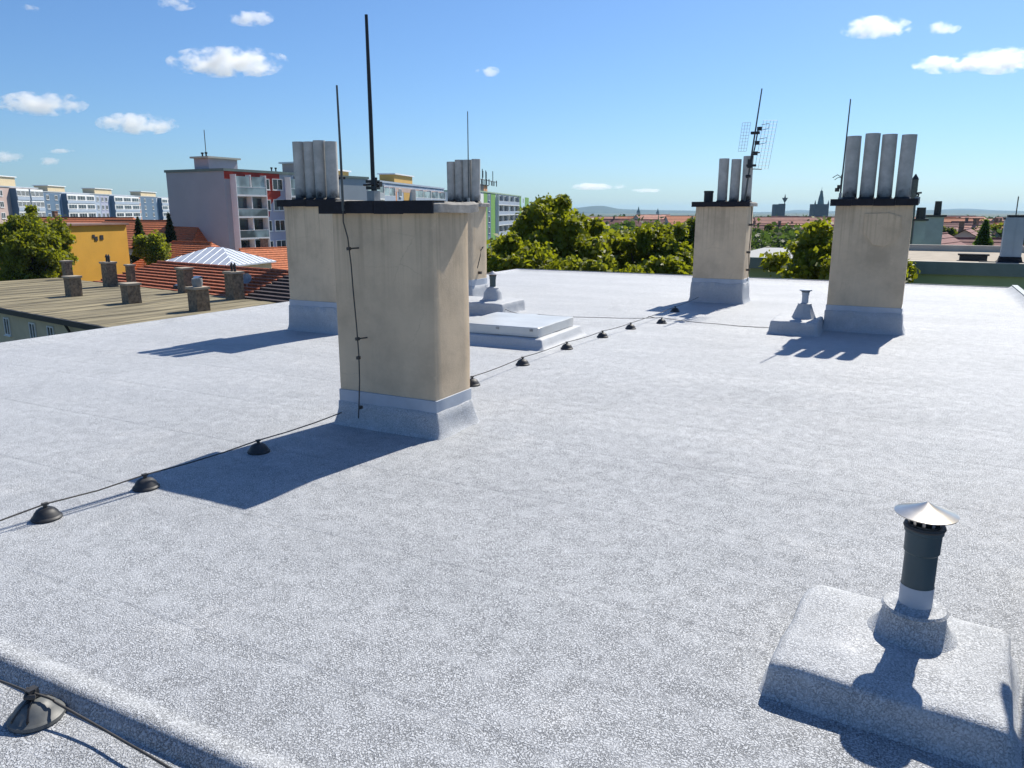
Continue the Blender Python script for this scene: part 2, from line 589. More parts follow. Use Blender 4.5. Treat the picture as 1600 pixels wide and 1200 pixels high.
# ================================================================== CHIMNEYS
def chimney(loc, label, hx, hy, h, cap_h, pipes, strip_z, plaster, short=None, seed=0, group='rendered chimneys on the flat roof', ov=0.06, flare=1.0):
    t = thing('chimney', label, 'chimney', loc, 0, group)
    s0, s1 = strip_z
    mb = MB()
    zt = h - cap_h
    mb.loft([(hx, hy, s1 - 0.02, 0.012), (hx, hy, s1 + 0.3, 0.012), (hx, hy, zt * 0.75, 0.012), (hx, hy, zt + 0.005, 0.012)], 2, nside=6, jit=0.006, seed=seed)
    mb.build('plaster_shaft', plaster, t, smooth=50)
    mb = MB()
    mb.loft([(hx + 0.009, hy + 0.009, s0 - 0.02, 0.012), (hx + 0.009, hy + 0.009, s1, 0.012), (hx - 0.01, hy - 0.01, s1 + 0.004, 0.012)], 2, cap_top=False, nside=4)
    mb.build('flashing_strip', STRIP, t, smooth=40)
    mb = MB()
    f = flare
    rings = [(hx + 0.085 * f, hy + 0.085 * f, -0.015, 0.07), (hx + 0.060 * f, hy + 0.060 * f, 0.010, 0.05), (hx + 0.022 + 0.022 * f, hy + 0.022 + 0.022 * f, 0.040, 0.03), (hx + 0.030, hy + 0.030, 0.09, 0.02),
             (hx + 0.022, hy + 0.022, s0 * 0.7, 0.015), (hx + 0.018, hy + 0.018, s0, 0.015), (hx + 0.004, hy + 0.004, s0 + 0.008, 0.012)]
    mb.loft(rings, 4, cap_top=False, nside=14, jit=0.011, seed=seed + 9)
    mb.build('membrane_skirt', MEMC, t, smooth=60)
    mb = MB()
    mb.loft([(hx + ov, hy + ov, zt, 0.01), (hx + ov, hy + ov, zt + cap_h * 0.75, 0.012), (hx + ov - 0.02, hy + ov - 0.02, zt + cap_h, 0.015)], 2, cap_bot=True, nside=8, jit=0.009, seed=seed + 4)
    cap = mb.build('cap', CONCRETE, t, smooth=35)
    mb = MB()   # lapped bitumen sheet turned down over the front of the slab
    n = 4
    for i in range(n):
        a = -hx - ov - 0.006 + (2 * hx + 2 * ov + 0.002) * i / n
        b = -hx - ov - 0.006 + (2 * hx + 2 * ov + 0.002) * (i + 1) / n - 0.002
        o = 0.010 + 0.004 * (i % 2)
        mb.box(a, b, -hy - ov - o, -hy - ov - 0.001, zt - 0.012 + 0.004 * (i % 2), zt + cap_h + 0.006)
        mb.box(a, b, -hy - ov - 0.0005, -hy - ov + 0.16, zt + cap_h + 0.002, zt + cap_h + 0.007 + 0.002 * (i % 2))
    mb.build('drip_sheet', BITUMEN, cap)
    for x, y, r, hp, lean in pipes:
        mb = MB()
        mb.lathe([(r, 0), (r * 1.0, hp * 0.5), (r, hp), (r * 0.84, hp), (r * 0.84, hp - 0.3)], 24)
        mb.add([(0, 0, 0)], [])
        p = mb.build('flue_pipe', PIPE, t, smooth=40, loc=(x, y, h - 0.01))
        p.rotation_euler = (0, lean, 0)
        mb = MB()
        mb.lathe([(r + 0.035, 0), (r + 0.02, 0.02), (r + 0.003, 0.045)], 20)
        mb.build('mortar_collar', SOOT, p, smooth=60, loc=(0, 0, 0))
    if short:
        x, y, r, hp = short
        mb = MB()
        mb.lathe([(r, 0), (r, hp), (r * 0.85, hp), (r * 0.85, 0.02)], 20)
        mb.lathe([(r * 1.08, hp * 0.85), (r * 1.08, hp * 0.97)], 20)
        mb.build('short_flue', SOOT, t, smooth=40, loc=(x, y, h))
    return t


def row(xs, y, r, hp, jit=0.012, s=0):
    rnd = random.Random(s)
    return [(x, y + rnd.uniform(-.01, .01), r * rnd.uniform(.97, 1.03), hp + rnd.uniform(-.02, .03), rnd.uniform(-jit, jit)) for x in xs]


CH_F = chimney((-3.595, 5.02, 0), 'nearest and largest looking beige rendered chimney with a tall black mast on its cap', 0.465, 0.255, 1.765, 0.075, [], (0.19, 0.285), PLASTER[0], seed=1)
CH_L = chimney((-7.57, 8.72, 0), 'beige chimney with four grey flues half hidden behind the nearest chimney', 0.47, 0.29, 1.845, 0.075,
               row([-0.36, -0.175, 0.01, 0.20], -0.02, 0.088, 0.80, s=1), (0.36, 0.44), PLASTER[1], seed=2)
CH_B = chimney((-8.02, 13.12, 0), 'beige chimney with four grey flues at the back, its sunlit side past the nearest chimney', 0.47, 0.30, 1.85, 0.075,
               row([-0.12, 0.06, 0.24, 0.42], -0.02, 0.085, 0.80, s=2), (0.28, 0.40), PLASTER[1], seed=3)
CH_M = chimney((-3.30, 15.02, 0), 'beige chimney with three grey flues, one short black flue and a grid aerial', 0.47, 0.30, 1.86, 0.075,
               row([-0.055, 0.165, 0.385], -0.02, 0.092, 0.80, s=3), (0.37, 0.45), PLASTER[1], short=(-0.31, -0.02, 0.085, 0.21), seed=4)
CH_R = chimney((-0.60, 12.28, 0), 'beige chimney with four grey flues and a patched render front beside a small white vent', 0.49, 0.28, 1.855, 0.075,
               row([-0.34, -0.115, 0.11, 0.34], -0.02, 0.098, 0.88, s=4), (0.29, 0.37), PLASTER[0], seed=5)
chimney((1.155, 4.05, 0), 'chimney outside the picture that shades the right end of the vent plinth', 0.47, 0.22, 1.765, 0.075,
        row([-0.3, -0.1, 0.1, 0.3], 0, 0.09, 0.8, s=5), (0.19, 0.285), PLASTER[0], seed=6, flare=0.1)


PATCH = plaster_mat('paler_render_patch', (0.64, 0.49, 0.33), (0.50, 0.38, 0.25), 2.2)
mb = MB()
pts = [(-0.10, 1.66), (0.22, 1.67), (0.36, 1.62), (0.37, 1.40), (0.31, 1.28), (0.18, 1.22), (0.04, 1.24), (-0.04, 1.34), (-0.09, 1.38)]
mb.add([(x, -0.293, z) for x, z in pts] + [(x, -0.27, z) for x, z in pts], [tuple(range(9))] + [(i, i + 9, (i + 1) % 9 + 9, (i + 1) % 9) for i in range(9)])
mb.build('render_patch', PATCH, CH_R)['label'] = 'paler patch of newer render near the top'

# ------------------------------------------------------------------ masts and rods
t = thing('antenna_mast', 'tall black steel mast standing on the cap of the nearest chimney', 'mast', (-3.865, 5.05, 1.765))
mb = MB(); mb.tube([(0, 0, 0.06), (0, 0, 0.7), (-0.004, 0, 1.38)], [0.017, 0.016, 0.012], 12); mb.build('pole', BLACK, t, smooth=40)
mb = MB(); mb.box(-0.035, 0.035, -0.04, 0.04, 0, 0.09); mb.build('base_block', GALV, t)
mb = MB()
mb.box(-0.045, 0.045, -0.035, 0.03, 0.10, 0.125); mb.box(-0.05, 0.04, -0.03, 0.035, 0.15, 0.172)
mb.cyl((-0.07, -0.03, 0.135), (0.075, -0.03, 0.14), 0.009, n=8); mb.cyl((0.05, -0.04, 0.09), (0.055, -0.035, 0.19), 0.012, n=8)
mb.box(0.03, 0.075, -0.02, 0.02, 0.12, 0.16)
mb.build('clamp', BLACK, t)

fx = -3.85
t = thing('lightning_rod', 'thin lightning rod wired down the front of the nearest chimney', 'lightning rod', (fx, 4.66, 1.2), 0, 'lightning rods on the chimneys')
mb = MB(); mb.tube([(-0.005, 0.0, 0.50), (-0.005, 0, 0.95), (-0.01, 0, 1.39)], [0.010, 0.009, 0.007], 8); mb.build('rod', DULLROD, t, smooth=40)
mb = MB(); mb.tube([(-0.005, 0, 0.55), (0.0, -0.012, 0.42), (0.01, 0.02, 0.3), (0.022, 0.03, 0.1), (0.035, 0.025, -0.1), (0.055, 0.02, -0.35), (0.062, 0.025, -0.6), (0.062, 0.02, -0.8), (0.065, -0.005, -1.0), (0.067, -0.02, -1.10)], 0.0055, 6)
mb.build('down_conductor', CABLE, t, smooth=50)
for z in (0.22, -0.47, -0.62, -1.02):
    xo = 0.016 if z > 0 else 0.06
    mb = MB()
    if z in (0.22, -0.47):
        mb.cyl((xo, 0.015, z), (xo + 0.045, 0.085, z + 0.004), 0.006, n=6)
        mb.cyl((xo - 0.02, 0.02, z), (xo + 0.02, 0.02, z), 0.008, n=6)
    mb.box(xo - 0.011, xo + 0.011, 0.005, 0.035, z - 0.012, z + 0.012)
    mb.build('standoff', CABLE, t)


def side_rod(loc, label, z0, z1, lean, holder=None):
    t = thing('lightning_rod', label, 'lightning rod', loc, 0, 'lightning rods on the chimneys')
    mb = MB(); mb.tube([(0, 0, z0), (lean * 0.5, 0, (z0 + z1) / 2), (lean, 0, z1)], [0.012, 0.010, 0.008], 8); mb.build('rod', DULLROD, t, smooth=40)
    mb = MB(); mb.box(-0.025, 0.025, -0.025, 0.025, z0 + 0.005, z0 + 0.03); mb.box(-0.018, 0.018, -0.018, 0.018, z0 + 0.03, z0 + 0.09); mb.build('foot', GALV, t)
    return t


side_rod((-7.57, 12.78, 1.85), 'thin rod rising in front of the four flues of the back chimney', 0.0, 1.63, 0.0)
r_ = side_rod((-1.04, 12.0, 1.855), 'thin rod on the left end of the cap of the patched chimney', 0.0, 1.34, 0.02)
mb = MB(); mb.tube([(0, 0, 0.30), (-0.06, 0.0, 0.34), (-0.12, 0, 0.30)], 0.006, 6); mb.tube([(-0.01, 0, 0.30), (-0.05, -0.02, 0.30), (-0.09, -0.03, 0.27)], 0.005, 6); mb.box(-0.012, 0.012, -0.01, 0.01, 0.14, 0.34)
mb.box(-0.075, -0.02, -0.02, 0.02, 0.11, 0.16); mb.box(-0.05, 0.01, -0.02, 0.02, 0.15, 0.20)
mb.build('bracket', CABLE, r_)

# fitting on the right corner of the patched chimney's cap and a dark flue behind it
t = thing('cap_clamp', 'small dark clamp on the right corner of the patched chimney cap', 'clamp', (-0.07, 12.05, 1.855))
mb = MB(); mb.box(-0.03, 0.03, -0.02, 0.02, 0, 0.03); mb.tube([(0, 0, 0.03), (0.01, 0, 0.06), (-0.03, 0, 0.08), (0.045, 0, 0.085)], 0.014, 6); mb.build('bolt', CABLE, t)
mb = MB(); mb.box(-0.034, 0.034, -0.035, -0.021, -0.06, 0.03); mb.build('plate', GALV, t)

# TV aerial at the chimney with three flues
t = thing('tv_antenna', 'grid television aerial on a leaning mast beside three flues', 'antenna', (-2.90, 14.80, 1.86))
mb = MB(); mb.tube([(0.0, 0, 0.0), (0.06, 0, 0.7), (0.175, 0, 1.95)], [0.016, 0.016, 0.011], 10); mb.build('mast', DULLROD, t, smooth=40)
mb = MB()   # reflector: two wire screens, the right one leaning with the boom


def wire_screen(mb, o, u, v, nu, nv, r=0.0028):
    o, u, v = Vector(o), Vector(u), Vector(v)
    for i in range(nu + 1):
        mb.cyl(o + u * (i / nu), o + u * (i / nu) + v, r, n=5)
    for j in range(nv + 1):
        mb.cyl(o + v * (j / nv), o + v * (j / nv) + u, r, n=5)


wire_screen(mb, (-0.19, 0.10, 0.90), (0.14, 0.02, 0.0), (0.045, 0, 0.50), 3, 9)
mb.build('reflector_grid', GALV, t)
mb = MB(); wire_screen(mb, (0.13, 0.06, 0.585), (0.22, 0.10, 0.0), (0.10, 0, 0.83), 4, 14); mb.build('reflector_grid', GALV, t)
mb = MB()
mb.tube([(0.065, -0.04, 0.60), (0.13, -0.05, 0.95), (0.165, -0.05, 1.25)], 0.012, 8)
mb.box(0.02, 0.10, -0.06, 0.03, 0.60, 0.75); mb.box(0.0, 0.17, -0.055, -0.02, 0.62, 0.66); mb.box(0.04, 0.19, -0.055, 0.02, 1.18, 1.225)
mb.cyl((0.0, -0.03, 0.45), (0.09, -0.03, 0.46), 0.03, n=8); mb.cyl((0.10, -0.03, 0.58), (0.27, -0.02, 0.57), 0.008, n=6)
mb.build('boom', BLACK, t)
for z, x in ((0.85, 0.125), (1.03, 0.145), (1.27, 0.17)):
    mb = MB()
    mb.box(x - 0.02, x + 0.06, -0.075, -0.035, z - 0.035, z + 0.03)
    if z > 0.9:
        mb.tube([(x + 0.05, -0.06, z - 0.03), (x + 0.17, -0.06, z - 0.01), (x + 0.18, -0.06, z + 0.08), (x + 0.05, -0.06, z + 0.06)], 0.005, 5)
    else:
        mb.cyl((x, -0.06, z), (x + 0.1, -0.06, z + 0.01), 0.012, n=6)
    mb.build('dipole', BLACK, t)
t = thing('cable_run', 'thin dark cable clipped down the sunlit side of the aerial chimney', 'cable', (-2.80, 15.0, 0))
mb = MB(); mb.tube([(0.02, -0.1, 1.78), (0.03, -0.08, 1.3), (0.025, -0.12, 0.95), (0.03, -0.03, 0.6), (0.025, -0.12, 0.42)], 0.008, 6); mb.build('wire', CABLE, t)
for y, z in ((-0.12, 0.95), (-0.05, 0.62), (-0.09, 1.45)):
    mb = MB(); mb.box(-0.02, 0.05, y - 0.015, y + 0.015, z - 0.02, z + 0.02); mb.build('clip', CABLE, t)
t = thing('cable_run', 'small dark hooked wire on the sunlit side of the back chimney', 'cable', (-7.53, 13.1, 0))
mb = MB(); mb.tube([(0.0, 0.05, 0.95), (0.04, 0.0, 0.98), (0.05, -0.06, 0.85), (0.03, -0.14, 0.62)], 0.010, 6); mb.tube([(0.0, 0.10, 1.0), (0.05, 0.06, 1.02), (0.03, 0.03, 0.97)], 0.008, 6); mb.build('wire', CABLE, t)
mb = MB(); mb.box(-0.02, 0.04, -0.03, 0.02, 0.5, 0.55); mb.build('clip', CABLE, t)

# ------------------------------------------------------------------ roof vents
def roof_vent(loc, label, plinth, pipe_r, z_pl, coll, pipe_h, pipe_mat_, cone, collar_round=True, white_foot=True, rz=0.0):
    """plinth = (x0, x1, y0, y1) round the pipe; coll = (r_bottom, r_top, height)"""
    t = thing('roof_vent', label, 'roof vent', loc, 0, 'pipe vents on coated plinths')
    x0, x1, y0, y1 = plinth
    cx, cy, hx, hy = (x0 + x1) / 2, (y0 + y1) / 2, (x1 - x0) / 2, (y1 - y0) / 2
    mb = MB()
    mb.loft([(hx + 0.05, hy + 0.05, -0.02, 0.06), (hx + 0.022, hy + 0.022, 0.008, 0.05), (hx + 0.008, hy + 0.008, 0.03, 0.04), (hx, hy, z_pl * 0.62, 0.035), (hx - 0.005, hy - 0.005, z_pl - 0.020, 0.035),
             (hx - 0.016, hy - 0.016, z_pl - 0.006, 0.04), (hx - 0.034, hy - 0.034, z_pl - 0.001, 0.045), (hx - 0.09, hy - 0.09, z_pl, 0.06), (hx * 0.5, hy * 0.5, z_pl + 0.003, 0.05), (hx * 0.08, hy * 0.08, z_pl + 0.003, 0.008)], 4, nside=30, jit=0.010, seed=loc[0])
    mb.build('plinth', MEMC, t, smooth=70, loc=(cx, cy, 0))
    t.rotation_euler.z = rz
    rb, rt, ch = coll
    mb = MB()
    if collar_round:
        prof = [(rb + 0.07, -0.012), (rb + 0.025, 0.010), (rb + 0.004, 0.04), (rb - 0.006, ch * 0.6), (rt, ch - 0.012), (rt + 0.008, ch - 0.006), (rt, ch + 0.004), (rt - 0.02, ch + 0.003), (pipe_r * 1.25, ch + 0.006), (pipe_r, ch + 0.016)]
    else:
        prof = [(rb + 0.02, -0.005), (rb, 0.02), (rt, ch - 0.02), (rt, ch), (pipe_r, ch + 0.01)]
    mb.lathe(prof, 40 if collar_round else 8)
    me_v = mb.v
    mb.v = [tuple(Vector(p) + noise.noise_vector(Vector(p) * 9 + Vector(loc)) * (0.004 if collar_round else 0.003)) for p in me_v]
    mb.build('collar', MEMC, t, smooth=50 if collar_round else 25, loc=(0, 0, z_pl))
    zb = z_pl + ch
    r = pipe_r
    mb = MB()
    if white_foot:
        mb.lathe([(r + 0.0015, -0.03), (r + 0.0015, pipe_h * 0.28)], 32, m=1)
    mb.lathe([(r, -0.03), (r, pipe_h * 0.68), (r + 0.005, pipe_h * 0.70), (r + 0.006, pipe_h * 0.93), (r + 0.011, pipe_h * 0.94), (r + 0.011, pipe_h), (r - 0.004, pipe_h), (r - 0.004, pipe_h - 0.1)], 32)
    p = mb.build('pipe', [pipe_mat_, STRIP], t, smooth=35, loc=(0, 0, zb))
    mb = MB()
    mb.lathe([(r + 0.013, -0.006), (r + 0.016, 0.0), (r + 0.013, 0.008), (r - 0.002, 0.008)], 32)
    mb.build('seal_ring', RUBBER, p, smooth=40, loc=(0, 0, pipe_h))
    if cone:
        cr, chh, gap = cone
        mb = MB()
        mb.lathe([(0.0005, gap + chh), (cr * 0.25, gap + chh * 0.70), (cr * 0.62, gap + chh * 0.34), (cr, gap), (cr * 0.985, gap - 0.004), (cr * 0.6, gap + chh * 0.32), (0.0005, gap + chh * 0.93)], 48)
        c = mb.build('cowl', STEEL, t, smooth=50, loc=(0, 0, zb + pipe_h))
        mb = MB()
        for k in range(12):
            a = 2 * math.pi * k / 12
            d = 0.32 / 12 * math.pi
            for q in (0,):
                p0 = [(r * 0.96 * math.cos(a + e), r * 0.96 * math.sin(a + e), -0.004) for e in (-d, d)]
                p1 = [(cr * 0.66 * math.cos(a + e), cr * 0.66 * math.sin(a + e), gap + chh * 0.26) for e in (d, -d)]
                mb.quad(p0[0], p0[1], p1[0], p1[1])
        mb.lathe([(r * 0.97, -0.012), (r * 0.985, 0.012)], 32)
        mb.build('cage', STEEL, c, smooth=30)
    else:
        mb = MB()
        mb.lathe([(r * 1.9, 0.012), (r * 1.9, 0.03), (0.001, 0.034)], 16)
        mb.lathe([(r * 0.85, -0.02), (r * 0.85, 0.03)], 12)
        mb.build('cowl', STRIP, t, smooth=30, loc=(0, 0, zb + pipe_h))
    return t


roof_vent((0.128, 3.06, 0), 'nearest vent pipe, dark grey with a shiny conical cowl, on a wide coated plinth', (-0.42, 0.33, -0.49, 0.24), 0.056, 0.132,
          (0.118, 0.108, 0.108), 0.322, PVC, (0.107, 0.045, 0.052), rz=R(-4.5))
roof_vent((-6.40, 11.58, 0), 'small dark vent pipe with a conical cowl on a low plinth behind the hatch', (-1.5, 0.40, -0.42, 0.45), 0.052, 0.20,
          (0.16, 0.10, 0.22), 0.20, PVC, (0.13, 0.05, 0.03), white_foot=False)
roof_vent((-1.36, 11.75, 0), 'small pale vent pipe with a flat cap on the plinth left of the patched chimney', (-0.40, 0.24, -0.46, 0.35), 0.045, 0.19,
          (0.16, 0.095, 0.21), 0.17, STRIP, None, collar_round=False)

# ------------------------------------------------------------------ hatch
t = thing('roof_hatch', 'low square roof hatch with a shiny pale metal lid on a coated kerb', 'roof hatch', (-4.75, 9.25, 0), R(1.5))
mb = MB()
mb.loft([(0.80, 0.80, -0.02, 0.06), (0.74, 0.74, 0.015, 0.03), (0.70, 0.70, 0.05, 0.02), (0.69, 0.69, 0.115, 0.02), (0.67, 0.67, 0.13, 0.02), (0.55, 0.55, 0.132, 0.02)], 3, nside=14, jit=0.010, seed=3)
mb.build('kerb', MEMS, t, smooth=50)
mb = MB()
mb.loft([(0.60, 0.60, 0.138, 0.008), (0.60, 0.60, 0.25, 0.008), (0.592, 0.592, 0.258, 0.01), (0.3, 0.3, 0.264, 0.01)], 2, cap_bot=True, nside=6, jit=0.004)
lid = mb.build('lid', simple('pale_metal_lid', (0.56, 0.57, 0.56), 0.35, 0.10, 2.2, metal=0.15), t, smooth=30)
mb = MB()
for x in (-0.45, 0.02, 0.5):
    mb = MB(); mb.box(x - 0.02, x + 0.02, -0.612, -0.601, 0.21, 0.237); mb.build('clasp', GALV, lid)

# ------------------------------------------------------------------ conductor holders and wires
def holder_mesh(s=1.0):
    mb = MB()
    mb.lathe([(0.078 * s, 0), (0.080 * s, 0.010 * s), (0.074 * s, 0.018 * s), (0.070 * s, 0.020 * s), (0.060 * s, 0.040 * s), (0.047 * s, 0.056 * s), (0.03 * s, 0.066 * s), (0.001, 0.068 * s)], 28)
    return mb.mesh('weight', RUBBER, 35)


def clip_mesh(s=1.0):
    mb = MB()
    mb.cyl((0, 0, 0.064 * s), (0, 0, 0.088 * s), 0.012 * s, 0.010 * s, 8)
    mb.box(-0.012 * s, 0.012 * s, -0.016 * s, 0.016 * s, 0.082 * s, 0.094 * s)
    return mb.mesh('clip', CABLE)


HM, CM = holder_mesh(), clip_mesh()
HG = 'black holders of the lightning conductor'


def holder(x, y, label, z=0.0, rz=0):
    t = thing('conductor_holder', label, 'conductor holder', (x, y, z), rz, HG)
    link('weight', HM, t)
    link('clip', CM, t)
    return t


line = [(-4.22, 2.40, 'black dome holder at the far left of the wire, third before the nearest chimney'),
        (-4.15, 2.99, 'black dome holder beside the tip of the nearest chimney shadow'),
        (-4.07, 3.86, 'black dome holder on the edge of the nearest chimney shadow, close to the chimney'),
        (-3.81, 6.46, 'black holder half hidden behind the right side of the nearest chimney'),
        (-3.83, 7.62, 'black dome holder nearest in front of the hatch'),
        (-3.80, 8.80, 'black dome holder beside the right corner of the hatch kerb'),
        (-3.73, 9.87, 'black dome holder past the hatch, second from the wire crossing'),
        (-3.64, 10.79, 'black dome holder just below the wire crossing')]
for x, y, lb in line:
    holder(x, y, lb, rz=0.05 * x)
holder(-3.61, 13.04, 'black holder in the shadow of the aerial chimney')
holder(-5.6, 10.92, 'black holder at the corner of the low back plinth')
holder(-5.25, 11.02, 'second black holder from the low back plinth, behind the hatch')
holder(-3.40, 11.55, 'black holder at the wire crossing')


def wire(name, label, pts, r=0.0045, mat=CABLE):
    mb = MB()
    fine = []
    for a, b in zip(pts[:-1], pts[1:]):
        a, b = Vector(a), Vector(b)
        n = max(2, int((b - a).length / 0.25))
        for k in range(n):
            t_ = k / n
            p = a.lerp(b, t_)
            p.z -= 0.012 * math.sin(math.pi * t_)
            p.x += 0.006 * noise.noise(p * 2.3)
            fine.append(p)
    fine.append(Vector(pts[-1]))
    mb.tube(fine, r, 6)
    o = mb.build(name, mat)
    return tag(o, label, 'wire')


wire('conductor_wire', 'long dark conductor wire over three dome holders left of the nearest chimney',
     [(-4.35, 0.9, 0.02), (-4.22, 2.40, 0.088), (-4.15, 2.99, 0.088), (-4.07, 3.86, 0.088), (-4.02, 4.72, 0.10)])
wire('conductor_wire', 'conductor wire over the row of holders beside the hatch',
     [(-3.80, 5.4, 0.07), (-3.81, 6.46, 0.088), (-3.83, 7.62, 0.088), (-3.80, 8.80, 0.088), (-3.73, 9.87, 0.088), (-3.64, 10.79, 0.088), (-3.61, 13.04, 0.088), (-3.6, 14.6, 0.10)])
wire('conductor_wire', 'dark wire from the low back plinth to the wire crossing behind the hatch',
     [(-6.02, 11.3, 0.10), (-5.6, 10.98, 0.088), (-5.25, 11.02, 0.088), (-4.35, 11.25, 0.07), (-3.40, 11.55, 0.088)])
wire('conductor_wire', 'thin wire from the wire crossing to the plinth of the patched chimney',
     [(-3.63, 11.6, 0.088), (-3.40, 11.55, 0.088), (-2.6, 11.75, 0.02), (-1.72, 11.8, 0.015)])

# ---- the near holder at the viewer's feet, on the lower strip
NH = WZ(58, 1122, LOW)
t = thing('conductor_holder', 'largest black dome holder in the near corner with wire tied over it', 'conductor holder', NH, 0, HG)
mb = MB()
mb.lathe([(r * 1.14, z) for r, z in ((0.074, 0), (0.078, 0.006), (0.077, 0.018), (0.071, 0.023), (0.069, 0.024), (0.056, 0.046), (0.040, 0.064), (0.026, 0.072), (0.001, 0.074))], 40)
mb.build('weight', simple('weathered_grey_rubber', (0.105, 0.11, 0.108), 0.5, 0.25, 22), t, smooth=35)
mb = MB()
mb.tube([(-0.02, -0.080, 0.006), (-0.012, -0.074, 0.03), (-0.004, -0.055, 0.055), (-0.002, -0.02, 0.078), (0.0, 0.02, 0.079), (0.004, 0.055, 0.055), (0.01, 0.074, 0.02)], 0.005, 6)
mb.tube([(0.05, -0.066, 0.004), (0.045, -0.055, 0.034), (0.02, -0.03, 0.07), (-0.01, 0.0, 0.084), (-0.035, 0.03, 0.072)], 0.0055, 6)
mb.build('strap', BLACK, t, smooth=40)
mb = MB()
mb.tube([(-0.05, 0.02, 0.082), (-0.02, 0.01, 0.096), (0.0, 0.0, 0.085), (0.02, -0.008, 0.092), (-0.01, -0.02, 0.09), (-0.03, 0.0, 0.104), (0.0, 0.012, 0.10)], 0.010, 7)
mb.box(-0.028, 0.0, -0.014, 0.02, 0.076, 0.110)
mb.build('clip', RUBBER, t, smooth=40)
a_ = NH + Vector((-0.03, 0.0, 0.094))
mb = MB()
foot = [WZ(a, b, LOW + 0.045) for a, b in ((108, 1108), (150, 1133), (200, 1162), (245, 1188), (330, 1240))]
wp = [tuple(WZ(-60, 1046, 0.05)), tuple(WZ(0, 1064, 0.055)), tuple(a_), (NH.x + 0.03, NH.y + 0.012, a_.z - 0.004), (NH.x + 0.06, NH.y + 0.025, LOW + 0.078), (NH.x + 0.085, NH.y + 0.032, LOW + 0.062)] + [tuple(p) for p in foot[1:]]
sm_ = []
for k in range(len(wp) - 1):
    q0, q1, q2, q3 = (Vector(wp[max(0, min(len(wp) - 1, k + o))]) for o in (-1, 0, 1, 2))
    for u in (0, 0.25, 0.5, 0.75):
        sm_.append(0.5 * ((2 * q1) + (q2 - q0) * u + (2 * q0 - 5 * q1 + 4 * q2 - q3) * u * u + (3 * q1 - q0 - 3 * q2 + q3) * u ** 3))
mb.tube(sm_, 0.0046, 8)
tag(mb.build('conductor_wire', CABLE, smooth=50), 'wire tied to the big near holder and running along the foot of the roof step', 'wire')

# ================================================================== TREES
def leaf_cloud(centres, radii, per, size, rnd, flat=0.8, fill=0.85):
    """many small folded leaves spread through a set of lobes"""
    V, Fc = [], []
    c = np.repeat(np.array(centres), per, axis=0)
    r = np.repeat(np.array(radii), per)
    n = len(c)
    d = rnd.normal(size=(n, 3))
    d /= np.linalg.norm(d, axis=1)[:, None]
    rad = r * (1.12 - fill * rnd.random(n) ** 1.3) * np.where(rnd.random(n) < 0.14, 1.3, 1.0)
    p = c + d * rad[:, None] * np.array([1, 1, flat])
    p = p + rnd.normal(size=(n, 3)) * (0.16 * r)[:, None]
    nrm = d * 0.45 + rnd.normal(size=(n, 3)) * 0.75 + np.array([0, 0, 0.35])
    nrm /= np.linalg.norm(nrm, axis=1)[:, None]
    u = np.cross(nrm, rnd.normal(size=(n, 3)))
    u /= np.linalg.norm(u, axis=1)[:, None]
    w = np.cross(nrm, u)
    s = (size * (0.45 + 1.15 * rnd.random(n) ** 1.6))[:, None]
    a = p - u * s * 0.5
    b = p + w * s * 0.36 + nrm * s * 0.10
    e = p + u * s * 0.55 - nrm * s * 0.08
    g = p - w * s * 0.36 + nrm * s * 0.10
    V = np.stack([a, b, e, g], axis=1).reshape(-1, 3)
    return V, n


def leaves_obj(name, V, n, m, parent):
    me = bpy.data.meshes.new(name)
    me.vertices.add(len(V))
    me.vertices.foreach_set('co', V.ravel().astype(np.float32))
    me.loops.add(4 * n)
    me.loops.foreach_set('vertex_index', np.arange(4 * n, dtype=np.int32))
    me.polygons.add(n)
    me.polygons.foreach_set('loop_start', np.arange(0, 4 * n, 4, dtype=np.int32))
    me.materials.append(m)
    me.update()
    me.validate()
    o = bpy.data.objects.new(name, me)
    COL.objects.link(o)
    o.parent = parent
    return o


